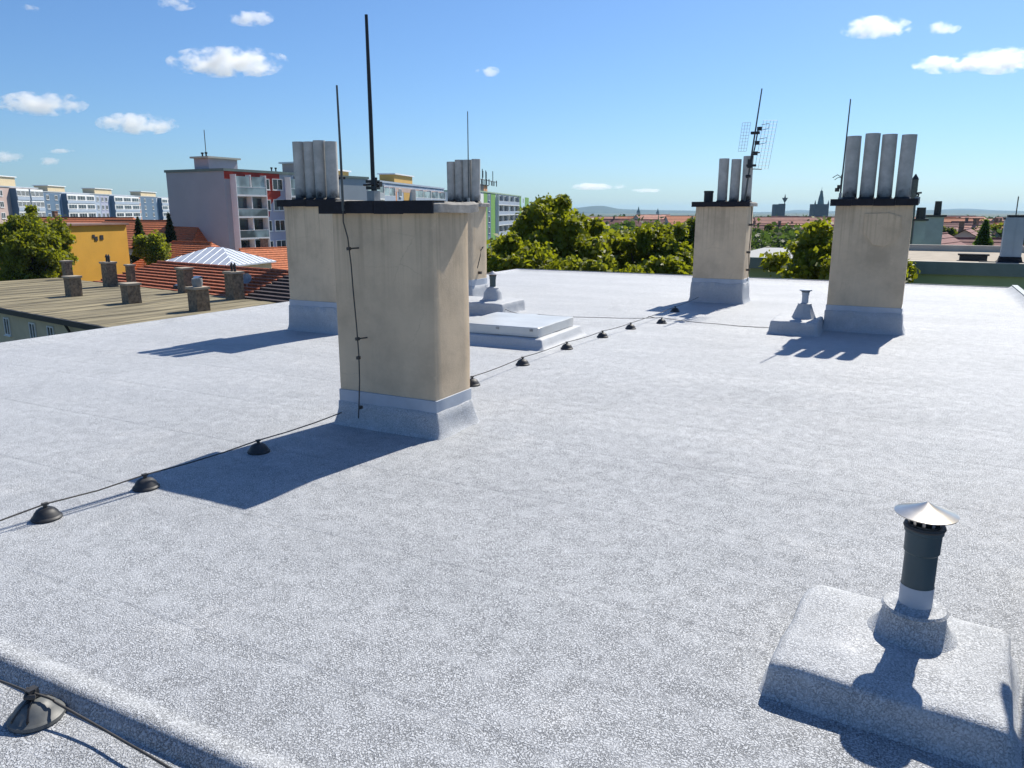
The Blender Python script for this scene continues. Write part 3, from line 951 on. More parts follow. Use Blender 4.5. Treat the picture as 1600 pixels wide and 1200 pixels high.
def tree(px, d, top_py, half_w, label, m=LEAF, seed=1, lobes=60, per=330, leaf=0.34, lobe_r=(0.55, 1.0), tall=0.95, name='broadleaf_tree', group=None, crown_h=None):
    """broadleaf tree standing on the ground; half_w is the crown's half width in metres"""
    rnd = np.random.default_rng(seed)
    lobes, lobe_r = int(lobes * 1.35), (lobe_r[0] * 0.72, lobe_r[1] * 0.85)
    top = W(px, top_py, d)
    base = Vector((top.x, top.y, GROUND))
    t = thing(name, label, 'tree', base, 0, group)
    H = top.z - GROUND
    ch = crown_h or half_w * 2 * tall
    cz = H - ch * 0.5
    cs, rs = [], []
    while len(cs) < lobes:
        q = rnd.normal(size=3)
        q /= np.linalg.norm(q)
        k = (0.35 + 0.65 * rnd.random() ** 0.5)
        rr = rnd.uniform(*lobe_r)
        p = q * k * np.array([max(.3, half_w - rr * .8), max(.3, half_w - rr * .8), max(.3, ch * 0.5 - rr * .8)])
        p *= 1 + 0.16 * math.sin(3 * math.atan2(p[1], p[0]) + seed) + 0.08 * rnd.normal()
        cs.append(p + np.array([0, 0, cz]))
        rs.append(rr)
    V, n = leaf_cloud(cs, rs, int(per * 1.05), leaf * 0.90, rnd)
    leaves_obj('crown', V, n, m, t)
    mb = MB()
    th = cz - ch * 0.18
    tr = 0.028 * H * 0.75
    mb.tube([(0, 0, 0), (0.05, 0.02, th * 0.4), (-0.05, 0.06, th * 0.8), (0.0, 0.0, th), (0.1, 0, cz + ch * .2)], [tr * 1.3, tr, tr * 0.85, tr * 0.7, tr * .2], 10)
    for i in range(0, lobes, max(1, lobes // 14)):
        c = Vector(cs[i])
        s0 = Vector((0, 0, th * (0.75 + 0.25 * (i / lobes))))
        mid = s0.lerp(c, 0.5) + Vector((0, 0, -0.25))
        mb.tube([s0, mid, c], [tr * 0.42, tr * 0.25, 0.02], 6)
    mb.build('trunk', WOOD, t, smooth=60)
    return t


def conifer(px, d, top_py, half_w, h, label, m=CONIF, seed=1, n=5200, leaf=0.22):
    rnd = np.random.default_rng(seed)
    top = W(px, top_py, d)
    base = Vector((top.x, top.y, GROUND))
    t = thing('conifer', label, 'tree', base)
    H = top.z - GROUND
    k = rnd.random(n) ** 0.6
    z = H - h * k
    ang = rnd.random(n) * 2 * math.pi
    rr = half_w * k * (0.55 + 0.5 * rnd.random(n) ** 0.5) * (0.8 + 0.25 * np.sin(k * 60 + 2 * np.sin(ang * 3)))
    p = np.stack([rr * np.cos(ang), rr * np.sin(ang), z], 1)
    d_ = np.stack([np.cos(ang), np.sin(ang), -0.35 * np.ones(n)], 1)
    u = d_ + rnd.normal(size=(n, 3)) * 0.35
    u /= np.linalg.norm(u, axis=1)[:, None]
    w = np.cross(u, rnd.normal(size=(n, 3)))
    w /= np.linalg.norm(w, axis=1)[:, None]
    s = (leaf * (0.7 + 0.9 * rnd.random(n)))[:, None]
    V = np.stack([p - u * s, p + w * s * 0.4, p + u * s, p - w * s * 0.4], 1).reshape(-1, 3)
    leaves_obj('crown', V, n, m, t)
    mb = MB()
    mb.tube([(0, 0, 0), (0, 0, H * 0.5), (0, 0, H - 0.3)], [0.28, 0.2, 0.03], 8)
    mb.build('trunk', WOOD, t, smooth=60)
    return t


tree(34, 76, 326, 4.2, 'large green tree behind the old grey roof, at the left of the yellow wall', seed=3, lobes=95, per=300, leaf=0.34, lobe_r=(0.6, 1.15), crown_h=8.6)
tree(868, 46, 296, 3.95, 'tallest tree, bushy crown rising behind the back edge of the roof', seed=11, lobes=100, per=330, leaf=0.34, lobe_r=(0.5, 0.95), crown_h=8.5)
tree(800, 39, 366, 2.2, 'lower green tree in front of the green striped block', seed=12, lobes=50, per=260, leaf=0.30, lobe_r=(0.45, 0.8))
tree(975, 50, 347, 2.7, 'yellowish green tree just right of the tallest tree', m=LEAF3, seed=13, lobes=55, per=280, leaf=0.32, lobe_r=(0.5, 0.85))
tree(1030, 47, 336, 2.4, 'green tree between the tallest tree and the aerial chimney', seed=14, lobes=60, per=260, leaf=0.32, lobe_r=(0.5, 0.85), crown_h=6)
tree(1075, 56, 340, 2.2, 'dark green tree partly behind the left edge of the aerial chimney', m=LEAF2, seed=15, lobes=50, per=260, leaf=0.32, lobe_r=(0.5, 0.85), crown_h=6)
tree(920, 40, 392, 2.6, 'low bright bushy tree along the back roof edge below the tallest tree', m=LEAF3, seed=16, lobes=50, per=260, leaf=0.30, lobe_r=(0.45, 0.8), crown_h=4.5)
tree(1020, 38, 392, 2.5, 'low green tree along the back roof edge left of the aerial chimney', seed=18, lobes=50, per=260, leaf=0.30, lobe_r=(0.45, 0.8), crown_h=4.5)
tree(1330, 37, 338, 3.6, 'green tree behind the patched chimney in front of the sage green wall', seed=17, lobes=85, per=300, leaf=0.30, lobe_r=(0.5, 0.9), crown_h=7.5)
conifer(215, 92, 338, 2.4, 10, 'dark pointed conifer right beside the yellow wall', seed=1)
conifer(263, 98, 333, 2.4, 11, 'dark pointed conifer against the big lilac gable', seed=2)
tree(238, 84, 358, 1.9, 'small bright green tree between the two dark conifers', m=LEAF3, seed=21, lobes=26, per=200, leaf=0.34, lobe_r=(0.5, 0.9), crown_h=4.2)
conifer(1541, 66, 344, 2.0, 7, 'pale green conifer behind the beige roof at the right', m=CONIFL, seed=5, leaf=0.26)


# ================================================================== BUILDINGS
WIN = {}


def window_mesh(w, h, panes=2, fw=0.09, glass=None, frame=None):
    key = (round(w, 2), round(h, 2), panes, glass and glass.name, frame and frame.name)
    if key not in WIN:
        mb = MB()
        mb.box(-w / 2, w / 2, -0.05, 0.02, 0, fw); mb.box(-w / 2, w / 2, -0.05, 0.02, h - fw, h)
        mb.box(-w / 2, -w / 2 + fw, -0.05, 0.02, fw, h - fw); mb.box(w / 2 - fw, w / 2, -0.05, 0.02, fw, h - fw)
        for k in range(1, panes):
            x = -w / 2 + w * k / panes
            mb.box(x - fw / 2, x + fw / 2, -0.045, 0.02, fw, h - fw)
        mb.quad((-w / 2 + fw, -0.012, fw), (w / 2 - fw, -0.012, fw), (w / 2 - fw, -0.012, h - fw), (-w / 2 + fw, -0.012, h - fw), 1)
        mb.box(-w / 2 - 0.06, w / 2 + 0.06, -0.12, 0.0, -0.06, -0.002)
        WIN[key] = mb.mesh('window', [frame or WHITE, glass or GLASS])
    return WIN[key]


def hit_x(org, rz, px):
    """distance along a facade (starting at org, heading rz) where photo column px meets it"""
    a = W(px, 335, 1.0)
    d = Vector((a.x, a.y))
    u = Vector((math.cos(rz), math.sin(rz)))
    o = Vector((org[0], org[1]))
    # o + u t = d s
    det = u.x * (-d.y) + d.x * u.y
    return (-o.x * (-d.y) + d.x * (-o.y)) / det


def roof_hut(t, x0, x1, y0, y1, z, h, wall, slab=WHITEP, ov=0.35):
    mb = MB(); mb.box(x0, x1, y0, y1, z, z + h); o = mb.build('roof_hut', wall, t)
    mb = MB(); mb.box(x0 - ov, x1 + ov, y0 - ov, y1 + ov, z + h + 0.002, z + h + 0.22); mb.build('roof_slab', slab, o)
    return o


def balcony(t, x0, x1, z, fh, out, par, glass, frame=WHITEP, y0=0.0):
    """one storey of a glazed loggia: slab, parapet, posts, with the glazing as a child"""
    mb = MB()
    mb.box(x0, x1, y0 - out, y0 - 0.004, z - 0.12, z + 0.10)
    mb.box(x0 + 0.12, x1 - 0.12, y0 - out + 0.02, y0 - out + 0.09, z + 0.104, z + 1.0, 1)
    mb.box(x0, x0 + 0.12, y0 - out, y0 - 0.004, z + 0.104, z + fh - 0.124)
    mb.box(x1 - 0.12, x1, y0 - out, y0 - 0.004, z + 0.104, z + fh - 0.124)
    mb.box((x0 + x1) / 2 - 0.07, (x0 + x1) / 2 + 0.07, y0 - out + 0.10, y0 - 0.004, z + 0.104, z + fh - 0.124)
    mb.box(x0 + 0.12, x1 - 0.12, y0 - out + 0.01, y0 - out + 0.10, z + 1.003, z + 1.06)
    b = mb.build('balcony', [frame, par], t)
    mb = MB()
    w = (x1 - x0) / 2
    for k in range(2):
        a = x0 + 0.12 + k * w
        mb.box(a + 0.1, a + w - 0.35, y0 - 0.10 if not glass else y0 - out + 0.12, y0 - 0.02 if not glass else y0 - out + 0.15, z + (0.3 if not glass else 1.07), z + fh - 0.35, 0)
    mb.build('glazing', [GLASS if not glass else PALEGLASS], b)
    return b


def block(label, org, rz, length, depth, ztop, floors, fh, wall, roof_edge=None, name='apartment_block'):
    t = thing(name, label, 'apartment block', (org[0], org[1], 0), rz)
    mb = MB(); mb.box(0, length, 0, depth, GROUND, ztop); mb.build('wall', wall, t)
    mb = MB(); mb.box(-0.15, length + 0.15, -0.15, depth + 0.15, ztop + 0.002, ztop + 0.32); mb.build('roof', roof_edge or FASCIA, t)
    return t


# ---- lilac block with the windowless gable
Ca = W(349, 263, 100)
zt = Ca.z
RZ = R(90)
t = block('big lilac grey apartment block with a blank gable, red corner paint and glazed loggias', Ca, RZ, 29.0, 10.6, zt - 0.3, 8, 2.75, LILAC)
FH = 2.72
xa, xb = 0.9, hit_x(Ca, RZ, 411)
mb = MB(); mb.box(0.01, hit_x(Ca, RZ, 440), -0.03, -0.001, zt - 1.25, zt - 0.31); mb.build('red_band', REDP, t)
xr0, xr1 = hit_x(Ca, RZ, 412), hit_x(Ca, RZ, 440)
mb = MB()
mb.add([(xr0, -0.05, zt - 1.26), (xr1, -0.05, zt - 1.26), (xr1, -0.05, zt - 3.2), (xr0 + 1.9, -0.05, zt - 3.9), (xr0 + 1.2, -0.05, zt - 4.6), (xr0 + 1.0, -0.05, zt - 6.0), (xr0, -0.05, zt - 6.0)], [(6, 5, 4, 3, 2, 1, 0)])
mb.build('red_paint_field', REDP, t)
mb = MB(); mb.box(xr0, 20.4, -0.025, -0.001, GROUND, zt - 1.26); mb.build('facade_panel', LILACL, t)
for k in range(6):
    balcony(t, xa, xb, zt - 0.55 - FH * (k + 1), FH, 1.0, PALEGLASS, k == 0)
for k in range(6):
    z = zt - 0.75 - FH * (k + 1) + 1.0
    link('window', window_mesh(1.1, 1.45, 1), t, (hit_x(Ca, RZ, 419), -0.06, z))
    link('window', window_mesh(1.9, 1.5, 2), t, (hit_x(Ca, RZ, 436), -0.06, z))
for k in range(6):
    balcony(t, hit_x(Ca, RZ, 448), hit_x(Ca, RZ, 478), zt - 0.55 - FH * (k + 1), FH, 1.0, PALEGLASS, k == 0)
    for px_ in (492, 506, 522):
        link('window', window_mesh(1.7, 1.5, 2), t, (hit_x(Ca, RZ, px_), -0.04, zt - 0.75 - FH * (k + 1) + 1.0))
roof_hut(t, 0.4, 5.2, 3.0, 5.6, zt + 0.02, 1.35, simple('pale_pink_hut_render', (0.46, 0.40, 0.44), 0.9, 0.05, 1), simple('pale_slab', (0.55, 0.52, 0.44), 0.8, 0.1, 1))
roof_hut(t, 16.2, 20.0, 3.0, 5.6, zt + 0.02, 1.5, PINKP)
mb = MB(); mb.tube([(1.2, 4.2, zt + 1.5), (1.2, 4.2, zt + 4.9)], 0.05, 6); mb.build('aerial_pole', DULLROD, t)
for x, y in ((0.5, 3.4), (0.7, 4.3)):
    mb = MB(); mb.cyl((x, y, zt + 1.6), (x, y, zt + 2.0), 0.10, n=8); mb.cyl((x, y, zt + 1.9), (x, y, zt + 2.1), 0.17, n=8); mb.build('roof_cowl', SOOT, t)
for x in (9.5, 10.3):
    mb = MB(); mb.cyl((x, 1.2, zt + 0.02), (x, 1.2, zt + 0.5), 0.09, n=8); mb.cyl((x, 1.2, zt + 0.42), (x, 1.2, zt + 0.6), 0.16, n=8); mb.build('roof_cowl', SOOT, t)

# ---- blocks seen past the nearest chimney
Cb = W(541, 276, 124)
RZ2 = R(108.3)
t = block('pale blue block with yellow roof huts and pink bands, over the nearest chimney cap', Cb, RZ2, 62.0, 12, Cb.z - 0.3, 7, 2.75, PALEB, PALEB)
x1_ = hit_x(Cb, RZ2, 560); x2_ = hit_x(Cb, RZ2, 592)
mb = MB(); mb.box(0.0, x1_, -0.04, -0.001, GROUND, Cb.z - 1.0); mb.build('facade_panel', TEALP, t)
for k in range(3):
    link('window', window_mesh(1.4, 1.5, 1), t, (hit_x(Cb, RZ2, 546), -0.07, Cb.z - 2.6 - 2.75 * k))
    balcony(t, x1_, x2_, Cb.z - 3.2 - 2.75 * k, 2.7, 1.2, LILAC, k == 0)
mb = MB(); mb.box(x2_ + 0.1, 61.8, -0.03, -0.001, Cb.z - 1.7, Cb.z - 0.9); mb.build('pink_band', PINKP, t)
for k in range(3):
    z = Cb.z - 3.6 - 2.75 * k
    for pa, pb, pm in ((593, 611, WHITEP), (643, 668, WHITEP), (668, 690, WHITEP)):
        balcony(t, hit_x(Cb, RZ2, pa), hit_x(Cb, RZ2, pb), z, 2.7, 1.0, PALEB, True)
    link('window', window_mesh(1.5, 1.5, 2), t, (hit_x(Cb, RZ2, 626), -0.08, z + 1.0))
mb = MB(); mb.box(hit_x(Cb, RZ2, 612), hit_x(Cb, RZ2, 621), -0.035, -0.001, GROUND, Cb.z - 1.72); mb.build('facade_panel', SALMON, t)
mb = MB(); mb.box(hit_x(Cb, RZ2, 631.5), hit_x(Cb, RZ2, 641), -0.035, -0.001, GROUND, Cb.z - 1.72); mb.build('facade_panel', OCHRE, t)
roof_hut(t, 2.0, 9.0, 3, 6, Cb.z + 0.02, 1.1, OCHRE)
roof_hut(t, hit_x(Cb, RZ2, 632) + 0.5, hit_x(Cb, RZ2, 660), 2, 5, Cb.z + 0.02, 1.7, OCHRE)

# ---- green striped block
Cg = W(742, 297, 190)
t = block('apartment block with leaf green stripes and a cluster of masts on its roof', Cg, RZ2, 74.0, 12, Cg.z - 0.3, 7, 2.75, WHITEP, simple('pale_green_edge', (0.30, 0.42, 0.30), 0.8, 0.05, 1))
X = lambda p: hit_x(Cg, RZ2, p)
for a, b in ((756, 761.5), (767, 774), (808.5, 814), (820, 826)):
    mb = MB(); mb.box(X(a), X(b), -0.04, -0.001, GROUND, Cg.z - 0.32); mb.build('green_stripe', GREENP, t)
mb = MB(); mb.box(X(761.6), X(766.9), -0.03, -0.001, GROUND, Cg.z - 0.32); mb.build('facade_panel', TEALP, t)
for k in range(7):
    z = Cg.z - 3.2 - 2.8 * k
    link('window', window_mesh(2.6, 1.5, 3), t, (X(749), -0.06, z + 1.0))
    link('window', window_mesh(1.9, 1.6, 1), t, (X(764), -0.06, z + 0.9))
    balcony(t, X(775), X(791), z, 2.8, 0.8, PALEB, False)
    balcony(t, X(791.3), X(808), z, 2.8, 0.8, PALEB, False)
    link('window', window_mesh(1.9, 1.6, 1), t, (X(817), -0.06, z + 0.9))
hut = roof_hut(t, X(754), X(773), 2, 6, Cg.z + 0.02, 1.7, SALMON, SOOT)
mb = MB(); mb.box(X(754) - 0.3, X(766), 1.7, 1.99, Cg.z + 0.03, Cg.z + 1.65); mb.build('dark_panel', SOOT, t)
for px_, hh in ((756, 4.3), (763.5, 4.2), (768.5, 4.0), (779, 4.3)):
    mb = MB(); x_ = X(px_)
    mb.tube([(x_, 1.6, Cg.z + 1.9), (x_, 1.6, Cg.z + 1.9 + hh * 0.93)], 0.11, 6)
    if px_ != 779:
        mb.box(x_ - 0.18, x_ + 0.18, 1.35, 1.6, Cg.z + 3.6, Cg.z + 5.3)
    mb.build('roof_mast', DULLROD, t)
mb = MB(); mb.tube([(X(752), 1.4, Cg.z + 3.1), (X(784), 1.4, Cg.z + 3.1)], 0.10, 6)
for px_ in np.linspace(753, 783, 9):
    mb.box(X(px_) - 0.16, X(px_) + 0.16, 1.2, 1.4, Cg.z + 1.9, Cg.z + 3.0 + 0.5 * (int(px_) % 3 == 0))
mb.build('mast_rail', SOOT, t)

# ---- far left rows
def far_row(label, org, rz, length, ztop, wall, spec, huts, edge=LILAC, fh=2.75, floors=6, hutc=CREAM, name='apartment_block'):
    t = block(label, org, rz, length, 11, ztop, floors, fh, wall, edge, name)
    hx = lambda p: hit_x(org, rz, p)
    for kind, a, b, col in spec:
        xa, xb = max(0.05, hx(a)), min(length - 0.05, hx(b))
        if kind == 'bay':       # projecting loggia bay with three windows a storey
            mb = MB(); mb.box(xa, xb, -1.6, -0.002, GROUND, ztop - 0.25); mb.build('bay', [col], t)
            mb = MB(); mb.box(xa - 0.04, xa - 0.002, -1.62, -0.002, GROUND, ztop - 0.2); mb.build('bay_flank', [TEALP], t)
            w = (xb - xa) / 3
            for k in range(floors):
                z = ztop - 0.45 - fh * (k + 1)
                for q in range(3):
                    link('window', window_mesh(w * 0.84, 1.45, 3, 0.12), t, (xa + w * (q + 0.5), -1.64, z + 1.05))
                if k < 3:
                    mb = MB(); mb.box(xa + 0.05, xb - 0.05, -1.75, -1.603, z + 0.12, z + 0.92); mb.build('parapet', PALEB, t)
        else:
            mb = MB(); mb.box(xa, xb, -0.05, -0.001, GROUND, ztop - 0.3); mb.build('facade_panel', [col], t)
            nw = 2
            for k in range(floors):
                z = ztop - 0.45 - fh * (k + 1)
                for q in range(nw):
                    link('window', window_mesh(1.8, 1.5, 2, 0.12), t, (xa + (xb - xa) * (q + 0.5) / nw, -0.08, z + 0.95))
    for a, b, hh in huts:
        roof_hut(t, hx(a), hx(b), 2, 6, ztop + 0.02, hh, hutc)
    return t


A1 = W(-70, 290, 180)
RZF = R(122.7)
l1 = hit_x(A1, RZF, 64)
zf = W(64, 298, 236).z
t = far_row('pinkish apartment block with a cream double roof hut, at the far left edge', A1, RZF, l1, zf, PINKP,
            [('win', -68, -20, PINKP), ('win', -18, 12, PINKP), ('bay', 20, 40, WHITEP), ('bay', 42, 62, WHITEP)], [(-30, 17, 4.6), (18, 43, 2.7)])
A2 = W(65.5, 298, 237)
l2 = hit_x(A2, RZF, 285)
far_row('long slate blue and white block with cream roof huts in the far row', A2, RZF, l2, zf - 0.35, PALEB,
        [('win', 66, 97, TEALP), ('bay', 99.5, 143, WHITEP), ('win', 145, 158, PALEB), ('win', 159, 171, LILACL), ('bay', 174, 213, WHITEP), ('win', 215, 221, SALMON), ('win', 222, 246, TEALP), ('bay', 248.5, 275, WHITEP)],
        [(90, 116, 2.0), (161, 187, 2.1), (231, 254, 2.0)])


# ------------------------------------------------------------------ houses
def slope(mb, a, b, c, d, n, lift=0.05, m=0):
    """tiled roof slope a,b at the eaves, c,d at the ridge, laid in n overlapping courses"""
    a, b, c, d = Vector(a), Vector(b), Vector(c), Vector(d)
    nr = (b - a).cross(d - a)
    if nr.length < 1e-6:
        nr = (b - a).cross(c - a)
    nr.normalize()
    if nr.z < 0:
        nr = -nr
    for i in range(n):
        t0, t1 = i / n, (i + 1) / n
        p, q = a.lerp(d, t0), b.lerp(c, t0)
        r_, s = b.lerp(c, t1), a.lerp(d, t1)
        mb.quad(p + nr * lift, q + nr * lift, r_, s, m)
        mb.quad(p, q, q + nr * lift, p + nr * lift, m)


def gable_house(label, cx, cy, rz, L, Dp, z_eave, rise, wall, tile, rows=10, hip=0.0, cat='house', name='house', base=GROUND, over=0.35, group=None, chim=1, dormer=False):
    t = thing(name, label, cat, (cx, cy, 0), rz, group)
    mb = MB(); mb.box(-L / 2, L / 2, -Dp / 2, Dp / 2, base, z_eave)
    if hip == 0:
        for s in (-1, 1):
            mb.add([(s * L / 2, -Dp / 2, z_eave + .001), (s * L / 2, Dp / 2, z_eave + .001), (s * L / 2, 0, z_eave + rise - 0.06)], [(0, 1, 2)])
    mb.build('wall', wall, t)
    l, d = L / 2 + over, Dp / 2 + over
    ze = z_eave - 0.02
    rl = l - hip if hip else l
    mb = MB()
    slope(mb, (-l, -d, ze), (l, -d, ze), (rl, 0, z_eave + rise), (-rl, 0, z_eave + rise), rows)
    slope(mb, (l, d, ze), (-l, d, ze), (-rl, 0, z_eave + rise), (rl, 0, z_eave + rise), rows)
    if hip:
        for s in (-1, 1):
            slope(mb, (s * l, -s * d * -1 * -1, ze), (s * l, s * d, ze), (s * rl, 0, z_eave + rise), (s * rl, 0, z_eave + rise), rows)
    mb.box(-l, l, -d, d, ze - 0.14, ze - 0.002)
    mb.tube([(-rl, 0, z_eave + rise + 0.03), (rl, 0, z_eave + rise + 0.03)], 0.10, 6)
    rf = mb.build('roof', tile, t)
    if chim:
        for k in range(chim):
            x = (-0.25 + 0.5 * k) * L
            mb = MB(); mb.box(x - 0.3, x + 0.3, 0.3, 0.9, z_eave + rise * 0.4, z_eave + rise + 0.9); mb.box(x - 0.36, x + 0.36, 0.24, 0.96, z_eave + rise + 0.902, z_eave + rise + 1.02); mb.build('chimney', BRICK, rf)
    nw = max(2, int(L / 3))
    for k in range(nw):
        link('window', window_mesh(1.2, 1.4, 2), t, (-L / 2 + L * (k + 0.5) / nw, -Dp / 2 - 0.03, z_eave - 2.2))
    return t


# ---- old grey flat roofed house beside ours with the red tiled slope behind
ROT = R(-9.5)
HZ = -4.3
O = WZ(125, 502, HZ)
t = thing('old_house', 'old house with a mossy grey flat roof beside ours, left of the chimneys', 'house', (O.x, O.y, 0), ROT)
Bk = WZ(280, 455, HZ)
ux, uy = Vector((math.cos(ROT), math.sin(ROT))), Vector((-math.sin(ROT), math.cos(ROT)))
dep = (Vector((Bk.x, Bk.y)) - Vector((O.x, O.y))).dot(uy)


def LO(px, py, z):
    """photo pixel at height z -> local coordinates of the old house"""
    p = WZ(px, py, z)
    v = Vector((p.x - O.x, p.y - O.y))
    return v.dot(ux), v.dot(uy)


xL = LO(-120, 450, HZ)[0] - 2
xR = LO(470, 500, HZ)[0]
mb = MB(); mb.box(xL, xR, 0.25, dep, GROUND, HZ - 0.25); mb.build('wall', OLDWALL, t)
mb = MB()
rn = random.Random(4)
nb = 46
for i in range(nb):      # roofing laid in lapped sheets
    a, b = xL - 0.2 + (xR - xL + 0.4) * i / nb, xL - 0.2 + (xR - xL + 0.4) * (i + 1) / nb
    zz = HZ - 0.03 + 0.02 * (i % 2) + rn.uniform(0, 0.012)
    mb.box(a, b + 0.05, -0.1, dep, HZ - 0.24, zz)
rf = mb.build('roof', OLDROOF, t)
mb = MB(); mb.box(xL - 0.3, xR + 0.3, -0.24, -0.101, HZ - 0.34, HZ - 0.02); mb.build('gutter', SOOT, rf)
for px_, py_ in ((24, 502), (66, 510), (110, 514), (150, 516), (170, 520)):
    x = LO(px_, py_, HZ - 1.0)[0]
    link('window', window_mesh(0.85 if px_ < 140 else 0.6, 1.15 if px_ < 140 else 0.6, 2, 0.08), t, (x, 0.22, HZ - 1.85))
xd = LO(84, 500, HZ)[0]
mb = MB(); mb.tube([(xd, -0.1, HZ - 0.3), (xd, 0.12, HZ - 0.8), (xd, 0.12, GROUND)], 0.08, 8); mb.build('downpipe', SOOT, t)


def stack(px_, py_base, py_top, w, label, pot=None, zb=HZ, dp=None):
    p = WZ(px_, py_base, zb)
    fw = p.x * -math.sin(YAW) + p.y * math.cos(YAW)
    h = W(px_, py_top, fw).z - zb
    s = thing('brick_chimney', label, 'chimney', p, ROT, 'brick chimneys on the old grey roof')
    dp = dp or w * 0.85
    mb = MB(); mb.loft([(w / 2, dp / 2, -0.05, 0.01), (w / 2, dp / 2, h * 0.5, 0.01), (w / 2, dp / 2, h - 0.14, 0.01)], 1, nside=4, jit=0.04, seed=px_)
    mb.build('shaft', BRICK, s)
    mb = MB(); mb.loft([(w / 2 + 0.07, dp / 2 + 0.07, h - 0.139, 0.01), (w / 2 + 0.08, dp / 2 + 0.08, h, 0.01)], 1, cap_bot=True, nside=3, jit=0.02, seed=px_)
    mb.build('cap', BEIGEROOF, s)
    if pot == 'round':
        mb = MB(); mb.lathe([(0.27, h), (0.33, h + 0.25), (0.31, h + 0.5), (0.24, h + 0.5), (0.24, h + 0.1)], 16); mb.build('pot', GREYROOF, s, smooth=40)
    elif pot == 'cowls':
        mb = MB()
        for x in (-0.16, 0.2):
            mb.lathe([(0.09, h), (0.08, h + 0.35), (0.14, h + 0.36), (0.02, h + 0.62)], 10, c=(x, 0, 0))
        mb.build('pot', SOOT, s)
    return s


stack(116, 462, 431, 0.95, 'short brick chimney with a pale slab at the left of the old grey roof')
stack(107, 436, 407, 0.72, 'brick chimney by the tree behind the short slab topped one')
stack(173, 447, 409, 0.95, 'taller brick chimney with two dark cowls in front of the left tiled slope', 'cowls')
stack(206, 446, 413, 0.6, 'rough narrow chimney left of the skylight', zb=HZ)
stack(206, 473, 442, 1.0, 'short brick chimney in the middle of the old grey roof')
stack(291, 457, 418, 0.95, 'brick chimney against the tiled slope right of the skylight')
stack(312, 485, 448, 1.0, 'brick chimney carrying a round pale pot near our roof edge', 'round')
stack(368, 467, 424, 1.0, 'brick chimney with two dark cowls beside a small dish', 'cowls')

# ---- tiled slope behind the grey roof: one long low house
eL, eM, eR = LO(130, 441, HZ)[0], LO(338, 470, HZ)[0], xR + 6
rise = 1.45
run = 4.6
yc = dep + run
hipw = 2.6


def long_house(label, a, b, hip_a, hip_b, tile, zoff=0.0):
    t = thing('tiled_house', label, 'house', (O.x, O.y, 0), ROT)
    mb = MB(); mb.box(a + (0.4 if hip_a else 0.01), b - (0.4 if hip_b else 0.01), dep + 0.05, yc + run - 0.3, GROUND, HZ - 0.2); mb.build('wall', OLDWALL, t)
    mb = MB()
    e0, r0, y1 = HZ - 0.1 + zoff, HZ + rise + zoff, yc + run
    slope(mb, (a, dep + 0.02, e0), (b, dep + 0.02, e0), (b - hip_b, yc, r0), (a + hip_a, yc, r0), 9, 0.16)
    slope(mb, (b, y1, e0), (a, y1, e0), (a + hip_a, yc, r0), (b - hip_b, yc, r0), 9, 0.16)
    if hip_a:
        slope(mb, (a, y1, e0), (a, dep + 0.02, e0), (a + hip_a, yc, r0), (a + hip_a, yc, r0), 9, 0.16)
    else:
        mb.add([(a, dep + 0.02, e0 - 0.1), (a, y1, e0 - 0.1), (a, yc, r0)], [(0, 1, 2)])
    if hip_b:
        slope(mb, (b, dep + 0.02, e0), (b, y1, e0), (b - hip_b, yc, r0), (b - hip_b, yc, r0), 9, 0.16)
    else:
        mb.add([(b, dep + 0.02, e0 - 0.1), (b, y1, e0 - 0.1), (b, yc, r0)], [(0, 1, 2)])
    mb.tube([(a + hip_a, yc, r0 + 0.08), (b - hip_b, yc, r0 + 0.08)], 0.16, 8)
    return mb.build('roof', tile, t)


long_house('low house with dark tile roof, right of the ribbed red one', eM + 0.04, eR, 0, hipw, TILED, 0.06)  # right stretch of the long slope, same courses in a darker colour
rf = long_house('long low house with ribbed red tile roof running behind the old grey roof', eL, eM, hipw, 0, TILE)
xs_, _ = LO(235, 446, HZ + 0.5)
sl = rise + 0.1
mb = MB()
for (m_, ex, lift) in ((1, 0.0, 0.25), (0, 0.09, 0.22)):
    a0, a1 = 0.12, 0.52
    y0_, y1_ = dep + run * a0, dep + run * a1
    z0_, z1_ = HZ - 0.1 + sl * a0 + lift, HZ - 0.1 + sl * a1 + lift
    mb.add([(xs_ - 0.45 - ex, y0_ - ex, z0_), (xs_ + 0.45 + ex, y0_ - ex, z0_), (xs_ + 0.45 + ex, y1_ + ex, z1_), (xs_ - 0.45 - ex, y1_ + ex, z1_),
            (xs_ - 0.45 - ex, y0_ - ex, z0_ - 0.3), (xs_ + 0.45 + ex, y0_ - ex, z0_ - 0.3), (xs_ + 0.45 + ex, y1_ + ex, z1_ - 0.3), (xs_ - 0.45 - ex, y1_ + ex, z1_ - 0.3)],
           [(0, 1, 2, 3), (0, 4, 5, 1), (1, 5, 6, 2), (2, 6, 7, 3), (3, 7, 4, 0)], m_)
mb.build('skylight', [SOOT, simple('bluish_skylight_glass', (0.10, 0.14, 0.20), 0.15, 0.1, 1)], rf)
t = thing('satellite_dish', 'small pale dish beside the brick chimney in front of dark tiles', 'dish', (*WZ(386, 452, HZ + 0.4).xy, HZ + 0.2), ROT)
mb = MB(); mb.lathe([(0.02, 0.0), (0.25, 0.03), (0.42, 0.12)], 20); o = mb.build('bowl', GALV, t, smooth=60, loc=(0, 0, 0.95)); o.rotation_euler = (R(60), 0, R(40))
mb = MB(); mb.tube([(0, 0, -0.4), (0, 0.05, 0.95)], 0.03, 6); mb.build('post', GALV, t)

